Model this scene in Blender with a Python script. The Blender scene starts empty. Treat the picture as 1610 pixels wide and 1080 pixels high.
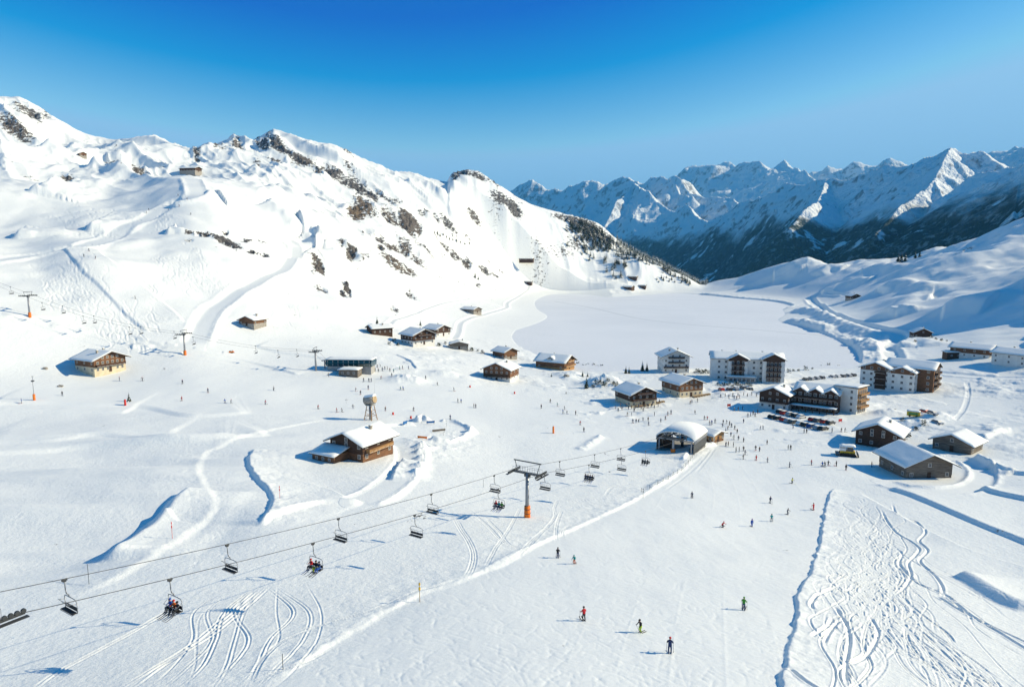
NAZ, DR1, DR2 = 1450, 1.0026, 1.0036
NFAZ, NFD = 900, 640
HAZE = 0.00004; HAZE_COL = (.13, .54, 1, 1)
SUN_E, SKY_STR, EXPO = 4.8, .10, .42
SUN_COL = (1, .87, .60)
SKY_A, SKY_B = (3.5, 2.75, 1.33), (-5.0, -4.45, -.15)
EAST = [(960, 980, 380, 300, 235, .1), (560, 520, 170, 120, 88, 0)]
import bpy, bmesh, math, random
import numpy as np
from mathutils import Vector, Matrix
R = math.radians
S = bpy.context.scene
COL = S.collection
rng = np.random.default_rng(7)
random.seed(7)

# ------------------------------------------------------------------ camera (the drone hovers at the origin, the village lies 64 m lower)
F = 1074.0; PITCH = R(7.4); CP, SP = math.cos(PITCH), math.sin(PITCH)
cam = bpy.data.cameras.new('camera'); camo = bpy.data.objects.new('camera', cam); COL.objects.link(camo)
cam.sensor_width = 36; cam.lens = 36 * F / 1610; cam.clip_start = 1; cam.clip_end = 90000
camo.location = (0, 0, 0); camo.rotation_euler = (math.pi/2 - PITCH, 0, 0)
S.camera = camo

def ray(px, py):
    u = (px - 805) / F; v = (py - 540) / F
    return np.array([u, CP - SP * v, -SP - CP * v])
def az_T(px, py):
    x, y, z = ray(px, py); return math.atan2(x, y), z / math.hypot(x, y)
def az_of(px, T):
    py = 540 - F * math.tan(math.atan(T) + PITCH)
    for _ in range(12):
        a, t = az_T(px, py); py += (t - T) * F * .9
    return a
def project(X, Y, Z):
    fw = Y * CP - Z * SP; dn = -Y * SP - Z * CP
    return 805 + F * X / fw, 540 + F * dn / fw

# ------------------------------------------------------------------ noise
def _hash(ix, iy, s):
    h = (ix.astype(np.int64) * 374761393 + iy.astype(np.int64) * 668265263 + s * 974634777) & 0xffffffff
    h = ((h ^ (h >> 13)) * 1274126177) & 0xffffffff
    return ((h ^ (h >> 16)) & 0xffff).astype(np.float32) / 65535.0
def vnoise(x, y, s=0):
    ix = np.floor(x); iy = np.floor(y); fx = (x - ix).astype(np.float32); fy = (y - iy).astype(np.float32)
    fx = fx*fx*fx*(fx*(fx*6-15)+10); fy = fy*fy*fy*(fy*(fy*6-15)+10)
    ix = ix.astype(np.int64); iy = iy.astype(np.int64)
    a = _hash(ix, iy, s); b = _hash(ix+1, iy, s); c = _hash(ix, iy+1, s); d = _hash(ix+1, iy+1, s)
    return (a*(1-fx)+b*fx)*(1-fy) + (c*(1-fx)+d*fx)*fy * 1.0
def fbm(x, y, s=0, o=4, g=.5):
    t = 0; a = 1; n = 0
    for i in range(o):
        t = t + a * (vnoise(x*2**i + 17.3*i, y*2**i + 9.1*i, s+i) * 2 - 1); n += a; a *= g
    return t / n
def ridged(x, y, s=0, o=4, g=.5):
    t = 0; a = 1; n = 0
    for i in range(o):
        v = 1 - np.abs(vnoise(x*2**i + 5.3*i, y*2**i + 3.1*i, s+i) * 2 - 1) ; t = t + a * v*v; n += a; a *= g
    return t / n
def sstep(a, b, x):
    t = np.clip((x - a) / (b - a), 0, 1); return t*t*(3-2*t)
def blur1(a, n):                                                      # smooth along axis 0
    if n < 2: return a
    k = np.hanning(n + 2)[1:-1]; k /= k.sum()
    p = np.pad(a, ((n//2, n - 1 - n//2),) + ((0, 0),)*(a.ndim-1), mode='edge')
    if a.ndim == 1: return np.convolve(p, k, 'valid')
    return np.stack([np.convolve(p[:, j], k, 'valid') for j in range(a.shape[1])], 1)

# ------------------------------------------------------------------ the valley as a height field on a polar grid
az = np.concatenate([np.linspace(R(-60), R(-42), 60, endpoint=False), np.linspace(R(-42), R(40), NAZ, endpoint=False), np.linspace(R(40), R(66), 110)])
dd = [12.0]
while dd[-1] < 2600:
    d = dd[-1]; dd.append(d * (1.03 if d < 45 else DR1 if d < 420 else DR2 if d < 1500 else 1.02))
dd = np.array(dd); NA, ND = len(az), len(dd)
lnd = np.log(dd)
Z_ = 'z'
def L(px, py, d): return (px, py, d, None)
def Zs(d, *pz): return [(p, None, d, z) for p, z in pz]
curves = [
 (9, Zs(12, (-800,-31), (2400,-31))),
 (9, Zs(55, (-800,-35), (0,-37.5), (800,-37.5), (1610,-38), (2400,-36))),
 (9, Zs(100, (-800,-42), (0,-45), (600,-46.5), (1200,-47), (1610,-47), (2400,-44))),
 (9, Zs(150, (-800,-46), (0,-50), (400,-50.5), (600,-52), (805,-55), (1200,-56.5), (1610,-56), (2400,-50))),
 (9, Zs(200, (-800,-48), (0,-52), (400,-52.5), (600,-54), (805,-59), (1000,-60.5), (1200,-61.5), (1610,-60), (2400,-52))),
 (9, Zs(260, (-800,-50), (0,-53), (400,-54), (600,-57), (805,-61.5), (1000,-63), (1200,-63.5), (1400,-63.5), (1610,-62), (2400,-50))),
 (9, Zs(320, (-800,-38), (0,-46), (160,-48.5), (291,-47.3), (400,-50.5), (550,-52.5), (700,-57), (805,-62), (900,-64), (1200,-64.2), (1400,-63.6), (1610,-62), (2400,-40))),
 (9, Zs(400, (-800,-5), (0,-20), (160,-24), (291,-27), (400,-34), (550,-44), (655,-53), (740,-58), (805,-63), (900,-64.3), (1350,-64.3), (1450,-61.5), (1525,-60), (1610,-59), (1800,-45), (2400,0))),
 (7, [L(-500,330,500), L(-100,400,480), L(50,405,480), L(110,392,470), L(200,400,460), L(300,420,460), L(400,450,450), L(500,447,490), L(600,460,500), L(700,475,520), L(780,482,560), L(820,474,640), L(850,470,700)]
     + Zs(560, (900,-64.5), (1340,-64.5)) + [L(1400,516,530), L(1500,500,530), L(1610,515,520), L(1750,470,520), L(2300,330,520)]),
 (7, [L(-500,290,600), L(-100,370,570), L(0,385,560), L(100,365,560), L(200,345,580), L(250,328,600), L(300,303,620), L(350,312,620), L(400,350,590), L(450,385,560), L(510,418,570), L(600,442,590), L(700,464,640), L(780,466,680), L(820,460,740), L(860,458,900)]
     + Zs(900, (900,-64.5), (1200,-64.5)) + [L(1340,478,760), L(1400,472,720), L(1500,465,700), L(1610,450,700), L(1750,425,680), L(2300,340,650)]),
 (7, [L(-500,200,800), L(-100,275,720), L(0,292,720), L(150,290,730), L(300,271,720), L(400,296,780), L(440,303,790), L(500,332,800), L(600,374,830), L(700,422,880), L(780,440,900), L(850,432,1000), L(880,445,1120), L(930,447,1180)]
     + Zs(1215, (1000,-64), (1095,-64.2)) + [L(1200,464,1010), L(1240,455,960), L(1300,446,950), L(1340,440,900), L(1400,437,860), L(1500,432,850), L(1610,412,850), L(1750,388,850), L(2300,330,800)]),
 (5, [L(-500,140,1000), L(-100,205,950), L(0,228,950), L(150,248,950), L(250,243,950), L(330,252,960), L(430,262,1000), L(500,285,1000), L(600,318,1000), L(700,362,1050), L(780,392,1100), L(850,404,1150), L(880,420,1180), L(930,422,1245), L(1000,436,1300),
      L(1060,446,1300), L(1095,456,1270), L(1130,452,1240), L(1200,445,1150), L(1270,432,1100), L(1340,428,1050), L(1400,424,1000), L(1450,412,980), L(1540,400,960), L(1610,380,950), L(1750,350,950), L(2300,280,900)]),
]
crest = [(-600,100,1300),(-150,150,1300),(0,154,1300),(30,155,1300),(45,161,1300),(62,168,1300),(75,178,1300),(100,192,1300),(130,207,1290),(150,214,1280),(175,218,1270),(215,220,1250),(245,223,1250),(270,233,1250),(300,244,1240),
 (304,239,1240),(311,241,1240),(330,234,1250),(345,229,1250),(358,226,1250),(367,218,1250),(375,222,1250),(385,217,1250),(398,222,1250),(412,215,1250),(422,209,1250),(430,206,1250),(440,210,1250),(455,214,1250),(480,221,1250),(518,225,1250),(530,230,1250),
 (545,240,1250),(570,252,1250),(600,265,1250),(620,272,1250),(650,276,1250),(680,281,1250),(703,286,1250),(707,277,1250),(714,271,1250),(724,272,1250),(735,269,1250),(752,272,1250),(765,280,1250),(790,295,1250),(810,310,1260),(840,325,1270),
 (870,333,1280),(890,339,1290),(915,345,1300),(935,354,1310),(960,372,1330),(980,387,1350),(1000,398,1380),(1040,415,1400),(1060,427,1400),(1085,440,1400),(1100,448,1400),(1130,441,1350),(1160,436,1300),(1200,423,1250),(1240,413,1220),
 (1270,407,1200),(1290,411,1200),(1310,418,1190),(1350,415,1180),(1400,412,1150),(1430,403,1130),(1470,390,1100),(1540,375,1070),(1570,360,1060),(1610,343,1050),(1750,300,1040),(2300,200,1000)]
curves.append((0, [L(*c) for c in crest]))
Dk = []; Zk = []
naz_s = az * 1.0
for sm, c in curves:
    A = []; D = []; H = []
    for px, py, d, z in c:
        if py is not None: a, T = az_T(px, py); z = T * d
        else: a = az_of(px, z / d)
        A.append(a); D.append(d); H.append(z)
    o = np.argsort(A); A = np.array(A)[o]; D = np.array(D)[o]; H = np.array(H)[o]
    Tt = H / D
    dk = np.interp(az, A, D); tk = np.interp(az, A, Tt)
    n = int(sm * NAZ / 82 * .55)
    dk = blur1(dk, max(n, int(NAZ/82*2))); 
    if n > 1: tk = blur1(tk, n)
    Dk.append(dk); Zk.append(tk * dk)
cz, cd = Zk[-1], Dk[-1]
Dk.append(cd * 1.12); Zk.append(cz - 45 - .05 * np.abs(cz))
Dk.append(cd * 1.5); Zk.append(np.minimum(cz - 160, -150))
Dk.append(np.full_like(cd, 2700)); Zk.append(np.full_like(cd, -330))
Dk = np.array(Dk); Zk = np.array(Zk)
for k in range(1, len(Dk)): Dk[k] = np.maximum(Dk[k], Dk[k-1] + 8)
# monotone cubic through the curves, in log distance
X = np.log(Dk); h = np.diff(X, axis=0); dl = np.diff(Zk, axis=0) / h
m = np.zeros_like(Zk)
w1 = 2*h[1:] + h[:-1]; w2 = h[1:] + 2*h[:-1]
same = dl[1:] * dl[:-1] > 0
with np.errstate(divide='ignore', invalid='ignore'):
    m[1:-1] = np.where(same, (w1 + w2) / (w1 / dl[:-1] + w2 / dl[1:]), 0)
m[0] = dl[0]; m[-1] = dl[-1]
ZZ = np.zeros((NA, ND), np.float32)
G = lnd[None, :]
for k in range(len(Dk) - 1):
    t = (G - X[k][:, None]) / h[k][:, None]
    mk = (t >= 0) & (t < 1) if k else (t < 1)
    tt = np.clip(t, 0, 1)
    H = (2*tt**3-3*tt**2+1)*Zk[k][:, None] + (tt**3-2*tt**2+tt)*h[k][:, None]*m[k][:, None] + (-2*tt**3+3*tt**2)*Zk[k+1][:, None] + (tt**3-tt**2)*h[k][:, None]*m[k+1][:, None]
    ZZ = np.where(mk, H, ZZ)
ZZ[:, -1] = Zk[-1]
GX = (np.sin(az)[:, None] * dd[None, :]).astype(np.float64); GY = (np.cos(az)[:, None] * dd[None, :]).astype(np.float64)
GD = np.broadcast_to(dd[None, :], GX.shape)
Gpx, Gpy = project(GX, GY, ZZ)
CRD = Dk[len(curves)-1][:, None] if False else cd[:, None]

def hit(px, py, T_off=0.0):
    """where the sight line of a photo pixel first meets the ground -> (x, y, z)"""
    a, T = az_T(px, py)
    ia = np.interp(a, az, np.arange(NA)); i0 = int(ia); f = ia - i0
    col = ZZ[i0] * (1-f) + ZZ[min(i0+1, NA-1)] * f
    Tc = col / dd
    w = np.nonzero(Tc[20:] >= T)[0]
    if len(w) == 0: j = int(np.argmax(Tc)); d = dd[j]
    else:
        j = w[0] + 20; t0, t1 = Tc[j-1] - T, Tc[j] - T
        g = t0 / (t0 - t1) if t1 != t0 else 0; d = dd[j-1] + (dd[j]-dd[j-1]) * np.clip(g, 0, 1)
    x, y = math.sin(a)*d, math.cos(a)*d
    return x, y, ground(x, y)
def ground(x, y):
    a = math.atan2(x, y); d = math.hypot(x, y)
    ia = min(np.interp(a, az, np.arange(NA)), NA - 1.001); jd = min(np.interp(math.log(d), lnd, np.arange(ND)), ND - 1.001)
    i, j = int(ia), int(jd); f, g = ia-i, jd-j
    return float((ZZ[i,j]*(1-g)+ZZ[i,j+1]*g)*(1-f) + (ZZ[i+1,j]*(1-g)+ZZ[i+1,j+1]*g)*f)
def box_idx(x0, y0, x1, y1, w):
    """index window of the grid around a segment"""
    a0, a1 = sorted((math.atan2(x0, y0), math.atan2(x1, y1))); d0, d1 = sorted((math.hypot(x0, y0), math.hypot(x1, y1)))
    e = w / max(d0 - w, 5); 
    i0 = np.searchsorted(az, a0 - e); i1 = np.searchsorted(az, a1 + e) + 1
    j0 = np.searchsorted(dd, d0 - w - .5); j1 = np.searchsorted(dd, d1 + w + .5) + 1
    return max(i0-1, 0), min(i1, NA), max(j0-1, 0), min(j1, ND)
def smooth_line(P, step=2.0):
    """Catmull-Rom through points (n,k)"""
    P = np.array(P, float)
    if len(P) < 3: 
        n = max(2, int(np.hypot(*(P[-1,:2]-P[0,:2]))/step)); return P[0] + (P[-1]-P[0]) * np.linspace(0,1,n)[:,None]
    Q = np.vstack([2*P[0]-P[1], P, 2*P[-1]-P[-2]]); out = []
    for i in range(1, len(Q)-2):
        n = max(2, int(np.hypot(*(Q[i+1,:2]-Q[i,:2]))/step)); t = np.linspace(0, 1, n, endpoint=False)[:,None]
        out.append(.5*((2*Q[i]) + (-Q[i-1]+Q[i+1])*t + (2*Q[i-1]-5*Q[i]+4*Q[i+1]-Q[i+2])*t*t + (-Q[i-1]+3*Q[i]-3*Q[i+1]+Q[i+2])*t**3))
    out.append(P[-1:]); return np.vstack(out)
def line_field(pts, w):
    """signed distance (positive right of travel) and along-parameter to a world polyline within w; returns (window, dist, s)"""
    pts = np.asarray(pts)[:, :2]
    a = np.arctan2(pts[:,0], pts[:,1]); d = np.hypot(pts[:,0], pts[:,1]); e = w / max(d.min()-w, 5)
    i0 = max(np.searchsorted(az, a.min()-e)-1, 0); i1 = min(np.searchsorted(az, a.max()+e)+1, NA)
    j0 = max(np.searchsorted(dd, d.min()-w-.5)-1, 0); j1 = min(np.searchsorted(dd, d.max()+w+.5)+1, ND)
    if i1-i0 < 2 or j1-j0 < 2: return None
    best = np.full((i1-i0, j1-j0), 1e9); sg = np.ones_like(best); ss = np.zeros_like(best); acc = 0.0
    tot = np.hypot(*np.diff(pts, axis=0).T).sum() + 1e-9
    for k in range(len(pts)-1):
        (xa, ya), (xb, yb) = pts[k], pts[k+1]; L_ = math.hypot(xb-xa, yb-ya)
        if L_ < 1e-6: continue
        q0, q1, r0, r1 = box_idx(xa, ya, xb, yb, w)
        q0 = max(q0, i0); q1 = min(q1, i1); r0 = max(r0, j0); r1 = min(r1, j1)
        if q1 <= q0 or r1 <= r0: acc += L_; continue
        gx = GX[q0:q1, r0:r1] - xa; gy = GY[q0:q1, r0:r1] - ya; ux, uy = (xb-xa)/L_, (yb-ya)/L_
        t = np.clip(gx*ux + gy*uy, 0, L_); ex = gx - t*ux; ey = gy - t*uy; D = np.hypot(ex, ey)
        sl = (slice(q0-i0, q1-i0), slice(r0-j0, r1-j0)); b = best[sl]; mk = D < b
        b[mk] = D[mk]; sg[sl][mk] = np.where(ex*uy - ey*ux >= 0, 1, -1)[mk]; ss[sl][mk] = ((acc + t) / tot)[mk]
        acc += L_
    return (slice(i0, i1), slice(j0, j1)), best, sg, ss
def pxline(pp, step=2.0):
    """photo pixels -> smooth world polyline on the ground"""
    return smooth_line([hit(*p) for p in pp], step)
# ------------------------------------------------------------------ rolling relief
PX, PY_ = Gpx.copy(), Gpy.copy()
D_ = GD
massif = sstep(620, 900, D_) * (1 - sstep(980, 1100, PX))
nearhill = sstep(330, 430, D_) * (1 - sstep(700, 850, D_)) * (1 - sstep(560, 800, PX))
rightland = sstep(380, 560, D_) * sstep(1180, 1320, PX)
crestfade = 1 - .75 * np.exp(-((D_ - cd[:, None]) / 60.0)**2)
# lake outline, traced on the level of the ice
LAKE_Z = -65.0
def on_level(px, py, z):
    x, y, q = ray(px, py); return x * z / q, y * z / q
lake_px = [(812,519),(806,530),(818,545),(842,556),(858,566),(900,582),(960,584),(1040,580),(1120,578),(1240,578),(1320,580),(1352,572),(1350,558),(1338,543),(1322,532),(1290,521),(1262,511),(1236,508),(1222,503),(1234,494),(1230,486),(1245,481),(1215,474),(1160,469),(1110,465),(1088,462),(1050,461),(1020,463),(985,466),(955,467),(925,463),(895,462),(868,463),(855,466),(842,474),(845,486),(861,497),(848,507)]
lake_w = smooth_line([on_level(x, y, LAKE_Z) for x, y in lake_px + lake_px[:1]], 12)
def poly_sd(poly, X, Y):
    """signed distance to a polygon, negative inside"""
    best = np.full(X.shape, 1e9, np.float32); ins = np.zeros(X.shape, bool)
    P = np.asarray(poly)[:, :2]
    for (xa, ya), (xb, yb) in zip(P, np.roll(P, -1, 0)):
        L2 = (xb-xa)**2 + (yb-ya)**2
        if L2 < 1e-9: continue
        t = np.clip(((X-xa)*(xb-xa) + (Y-ya)*(yb-ya)) / L2, 0, 1)
        best = np.minimum(best, np.hypot(X-xa-t*(xb-xa), Y-ya-t*(yb-ya)))
        c = ((ya > Y) != (yb > Y)) & (X < (xb-xa) * (Y-ya) / (yb-ya + 1e-12) + xa)
        ins ^= c
    return np.where(ins, -best, best)
jj = (dd > 330) & (dd < 1320); ii = (az > R(-27)) & (az < R(38))
sub = np.ix_(ii, jj)
lsd = np.full(ZZ.shape, 500, np.float32); lsd[sub] = poly_sd(lake_w, GX[sub], GY[sub])
awaylake = sstep(5, 60, lsd)
noise = np.zeros_like(ZZ)
noise += massif * crestfade * awaylake * (34 * (ridged(GX/210, GY/210, 3, 5, .5) - .55) + 6 * fbm(GX/60, GY/60, 9, 4))
# gullies running down the massif's flank, towards the lower right of the picture
ux, uy = .8, -.6
s_ = GX*ux + GY*uy; t_ = -GX*uy + GY*ux
warp = 30 * fbm(GX/160, GY/160, 77, 2)
noise += massif * crestfade * awaylake * sstep(-40, 40, ZZ) * 24 * (ridged((t_ + warp)/75, (s_ + warp)/330, 21, 4, .55) - .5)
noise += nearhill * (8.0 * fbm(GX/85, GY/85, 31, 4, .45) + 1.2 * fbm(GX/25, GY/25, 35, 2))
noise += rightland * awaylake * (1 - massif) * (12 * fbm(GX/95, GY/60, 41, 4, .5) + 3.0 * fbm(GX/38, GY/30, 47, 3) + 5.5 * (ridged(GX/150, GY/70, 45, 3, .5) - .5))
town = sstep(210, 240, D_) * (1 - sstep(430, 520, D_)) * sstep(720, 800, PX)
noise += (1 - massif) * (1 - nearhill) * (1 - rightland) * awaylake * (.7 * fbm(GX/38, GY/38, 51, 3, .5) * sstep(40, 120, D_) * (1 - .5*town))
# soft terraces on the left meadow (150-230 m out)
left = (1 - sstep(330, 520, PX)) * sstep(95, 130, D_) * (1 - sstep(205, 235, D_))
noise += left * (2.0 * fbm(GX/60 + .2*GY/60, GY/17, 61, 3, .5) + .8 * fbm(GX/90, GY/9, 65, 2, .5))
knoll = np.zeros_like(ZZ)
def mound(px, py, rx, ry, hgt, ang=0, flat=2):
    """a rounded knoll, radii in metres"""
    global knoll
    x, y, z = hit(px, py); c, s = math.cos(ang), math.sin(ang)
    u = ((GX-x)*c + (GY-y)*s) / rx; v = (-(GX-x)*s + (GY-y)*c) / ry
    knoll += hgt * np.exp(-(u*u + v*v)**(flat/2) * 1.2)
def knoll_at(px, d, zt, rx, ry, ang=0, flat=2.6):
    global knoll
    a = az_T(px, 430)[0]; x, y = math.sin(a)*d, math.cos(a)*d; c, s = math.cos(ang), math.sin(ang)
    u = ((GX-x)*c + (GY-y)*s) / rx; v = (-(GX-x)*s + (GY-y)*c) / ry
    knoll += (zt - ground(x, y)) * np.exp(-(u*u + v*v)**(flat/2) * .9)
knoll_at(968, 1255, -17, 62, 50); knoll_at(1010, 1275, -24, 50, 45); knoll_at(1062, 1300, -36, 42, 40); knoll_at(1195, 1120, -34, 40, 30); knoll_at(1250, 1080, -22, 46, 36); knoll_at(1315, 1040, -24, 40, 34)
mound(1520, 412, 110, 40, 8, .2)
ZZ = ZZ + noise.astype(np.float32) + knoll.astype(np.float32) * awaylake
lowbank = LAKE_Z + .05 + .13*np.clip(lsd, 0, 400) ; wb = (lsd < 400) & (GD < 1180)
ZZ = np.where(wb & (ZZ > lowbank), lowbank + (ZZ - lowbank)*sstep(20, 170, lsd), ZZ)
# the lake bed and its low bank
ZZ = np.where(lsd < 100, np.maximum(ZZ, LAKE_Z + .02 + .02*np.clip(lsd, 0, 40)) * sstep(-6, 2, lsd) + (LAKE_Z - 1.2) * (1 - sstep(-6, 2, lsd)), ZZ)
ZZ = ZZ.astype(np.float32)
# the shoulder east of the frame whose shadow falls across the right hand slopes
def far_mound(x, y, rx, ry, hgt, ang):
    c, s = math.cos(ang), math.sin(ang); u = ((GX-x)*c + (GY-y)*s)/rx; v = (-(GX-x)*s + (GY-y)*c)/ry
    r = np.sqrt(u*u + v*v); return hgt * np.clip(1 - r, 0, 1)**1.15
east = sstep(37.4, 44, np.degrees(az))[:, None]
for x, y, rx, ry, hh, a_ in EAST:
    ZZ += (far_mound(x, y, rx, ry, hh, a_) * east).astype(np.float32)
# ------------------------------------------------------------------ snow work: pistes, banks, roads, tracks
rough_map = np.full(ZZ.shape, .30, np.float32)
_g = poly_sd([hit(*p)[:2] for p in [(400,1100),(700,919),(905,831),(1045,759),(1130,700),(1180,655),(1010,640),(800,625),(600,600),(420,595),(180,590),(20,610),(20,640),(240,650),(420,655),(560,640),(760,680),(900,700),(1000,712),(1120,690),(1300,765),(1285,862),(1250,985),(1200,1120)]], GX[:, ::4], GY[:, ::4])
_g = np.repeat(1 - sstep(-3, 2, _g), 4, axis=1)[:, :ND].astype(np.float32); rough_map *= 1 - .85*_g
_q = (GX*.955 - GY*.296 + 5*fbm(GX/70, GY/70, 601, 2)) / 5.4; _q = np.abs(_q - np.round(_q)) * 5.4
ZZ += (_g * (.016*np.exp(-(_q/.2)**2)*sstep(-.2, .3, fbm(GX/22, GY/22, 607, 2)) + .02*fbm(GX/1.6, GY/6, 603, 3) + .035*fbm(GX/6, GY/14, 605, 3)) * (1 - sstep(220, 300, D_))).astype(np.float32)
def add_at(win, v):
    global ZZ
    ZZ[win] += v.astype(np.float32)
def wob(pts, amp, wl, seed):
    pts = np.array(pts); s = np.concatenate([[0], np.cumsum(np.hypot(*np.diff(pts[:, :2], axis=0).T))])
    w_ = fbm(s/wl, s*0+seed, seed, 3) * amp; t = np.gradient(pts[:, :2], axis=0); L_ = np.hypot(t[:,0], t[:,1]) + 1e-9
    pts[:, 0] += -t[:,1]/L_*w_; pts[:, 1] += t[:,0]/L_*w_; return pts
def step(pp, h, width=1.2, decay=14, reach=None, lump=.0, world=False):
    """a low scarp: the ground right of the line (left if h < 0 ... raised on that side) stands |h| higher and eases back"""
    pts = pp if world else pxline(pp, 1.5); reach = reach or decay * 3
    r = line_field(pts, reach)
    if r is None: return
    win, D, sg, s = r; side = 1 if h > 0 else -1; x = D * sg * side
    hh = abs(h) * (1 + lump * fbm(GX[win]/max(2.2, width*1.2), GY[win]/max(2.2, width*1.2), 5, 2 if width > 3 else 3)) * sstep(0, .05, s) * (1 - sstep(.95, 1, s))
    add_at(win, hh * sstep(-width*.5, width*.5, x) * np.exp(-np.maximum(x, 0)/decay) * (1 - sstep(reach*.7, reach, D)))
def ridge(pp, h, w, lump=.4, world=False):
    pts = pp if world else pxline(pp, 1.5); r = line_field(pts, w*3)
    if r is None: return
    win, D, sg, s = r
    add_at(win, h * np.exp(-(D/w)**2) * (1 + lump * fbm(GX[win]/max(2.5, w*.9), GY[win]/max(2.5, w*.9), 11, 2 if w > 4 else 3)) * sstep(0, .06, s) * (1 - sstep(.94, 1, s)) * (D < w*3))
def road(pp, half, depth=.4, berm=.6, bw=.9, rough=.1):
    """a cut and levelled lane with ploughed banks"""
    pts = pxline(pp, 2.0); cz_ = np.array([ground(*p[:2]) for p in pts]); cz_ = blur1(cz_, min(len(cz_), 15)) if len(cz_) > 8 else cz_
    r = line_field(pts, half*1.6 + bw*4)
    if r is None: return
    win, D, sg, s = r
    zc = np.interp(s, np.linspace(0, 1, len(cz_)), cz_); z0 = ZZ[win]; ok = D < half*1.6 + bw*4
    k = (1 - sstep(half*.85, half*1.5 + bw, D)) * ok; k = k * sstep(0, .03, s)*(1 - sstep(.97, 1, s))
    z1 = z0 * (1-k) + (zc - depth) * k
    fade = sstep(0, .05, s)*(1 - sstep(.95, 1, s)) * ok
    z1 = z1 + berm * np.exp(-((D - half - bw)/bw)**2) * (1 + .5*fbm(GX[win]/3, GY[win]/3, 3, 3)) * fade
    ZZ[win] = z1.astype(np.float32); rough_map[win] = np.where((D < half) & ok, rough, rough_map[win])
TRK = np.zeros(ZZ.shape, np.float32)
def track(pts, w=.28, h=.14, pair=0, fade=.1):
    pts = np.asarray(pts)
    for off in ((-pair, pair) if pair else (0,)):
        P = pts[:, :2].copy()
        if off:
            t = np.gradient(P, axis=0); L_ = np.hypot(t[:,0], t[:,1]) + 1e-9; P[:,0] += -t[:,1]/L_*off; P[:,1] += t[:,0]/L_*off
        wd = max(w, .00105*np.hypot(*P.mean(0)))
        r = line_field(P, wd*3.2)
        if r is None: continue
        win, D, sg, s = r
        v = -h * np.exp(-(D/wd)**2) + .55*h*np.exp(-((D-1.7*wd)/(.7*wd))**2)
        v = v * (D < wd*3.2) * sstep(0, fade, s) * (1 - sstep(1-fade, 1, s)); T_ = TRK[win]; TRK[win] = np.where(v < 0, np.minimum(T_*.8, v) , T_ + v*(T_ > -.02))
# ravine between the near hill and the massif
rv = pxline([(385,322),(410,345),(440,372),(470,392),(505,414),(545,430),(590,444),(630,460),(668,476)], 4)
r = line_field(rv, 60); win, D, sg, s = r
wid = 36*(1-s) + 5; dep = 19*(1-s)**1.0 + 2
add_at(win, -dep*np.exp(-(D/wid)**2*np.where(sg > 0, 2.6, .8)) * (D < 60) * sstep(0, .12, s)*(1-sstep(.92, 1, s)))
for k, (pp, h_, w_) in enumerate([([(425,330),(450,345),(470,372)], 10, 13), ([(470,345),(490,365),(505,392)], 9, 12), ([(505,370),(522,385),(535,412)], 7, 11), ([(540,385),(560,402),(575,425)], 8, 8),
    ([(350,322),(372,335),(385,352)], 6, 9), ([(320,305),(345,318),(360,335)], 4, 9), ([(455,300),(475,318),(520,325)], 7, 13), ([(395,290),(420,305),(440,300)], 5, 12)]):
    ridge(pp, h_, w_, .3)
# left meadow: gully with a steep shaded side, then the winding piste above it
step([(160,886),(222,850),(262,806),(292,776)], 2.1, 3.4, 8, 16)
step([(178,868),(225,832),(268,798)], .8, 2.0, 7, 12)
step([(42,302),(75,291),(106,280)], 7, 6, 26, 45, .4); step([(110,272),(140,262),(166,258)], 6, 6, 26, 45, .3)
ridge([(168,251),(183,249),(200,253)], 7, 9); step([(22,376),(35,368),(46,364)], 5, 5, 20, 35, .3); step([(136,364),(155,353),(175,341)], 5, 5, 20, 35, .3); step([(260,369),(268,362),(280,359)], 4.5, 4, 18, 30, .3)
step([(520,660),(470,668),(400,686),(352,700),(322,716),(313,738),(324,765),(338,786),(334,808),(308,832),(270,857),(232,882),(195,905),(150,925),(100,938)][::-1], -.36, 2.2, 7, 14, .3)
step([(398,706),(390,722),(393,738),(405,757),(424,778),(428,795),(421,812),(408,828)][::-1], .9, 1.3, 6, 14, .35)
step([(575,792),(545,786),(520,772),(470,757),(430,744)], -.5, 1, 5)
step([(408,828),(440,808),(500,792),(560,790),(600,780),(640,770)], -.8, 1.6, 8)
road([(612,690),(640,700),(645,722),(628,748),(596,772),(560,788)], 3.4, .2, .32, .8)
for p in ((660,703),(661,712),(663,722),(660,735),(657,745)): 
    x, y, z = hit(*p); r = line_field([(x-.5, y), (x+.5, y+.6)], 6); add_at(r[0], 1.2*np.exp(-(r[1]/1.4)**2)*(r[1] < 6)*(1+.6*fbm(GX[r[0]]/1.5, GY[r[0]]/1.5, 19, 3)))
step([(615,755),(622,740),(632,725)], 1.3, 1.2, 5, 10, .4)
ridge([(590,672),(625,668),(652,668)], .8, 1.6); ridge([(655,664),(664,660),(672,665)], 1.9, 1.6)
ridge([(675,690),(700,695),(725,690),(742,678)], .9, 1.2, .8); ridge([(690,662),(715,664),(735,672),(745,682)], 1.1, 1.2, .8)
for k in range(9): 
    pass
# the long soft terrace lines of the left meadow
for pp, h_ in (([(-60,720),(60,712),(140,703),(230,695),(330,690),(430,684)], -.9), ([(-60,702),(80,694),(160,685),(260,686),(370,683)], -.7), ([(-60,692),(60,688),(150,682),(280,680)], -.5), ([(-60,640),(60,636),(150,640),(230,642),(300,655),(400,650)], -.8), ([(-40,645),(100,648),(200,650)], -.6)):
    step(pp, h_, 4, 16, 34)
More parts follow.
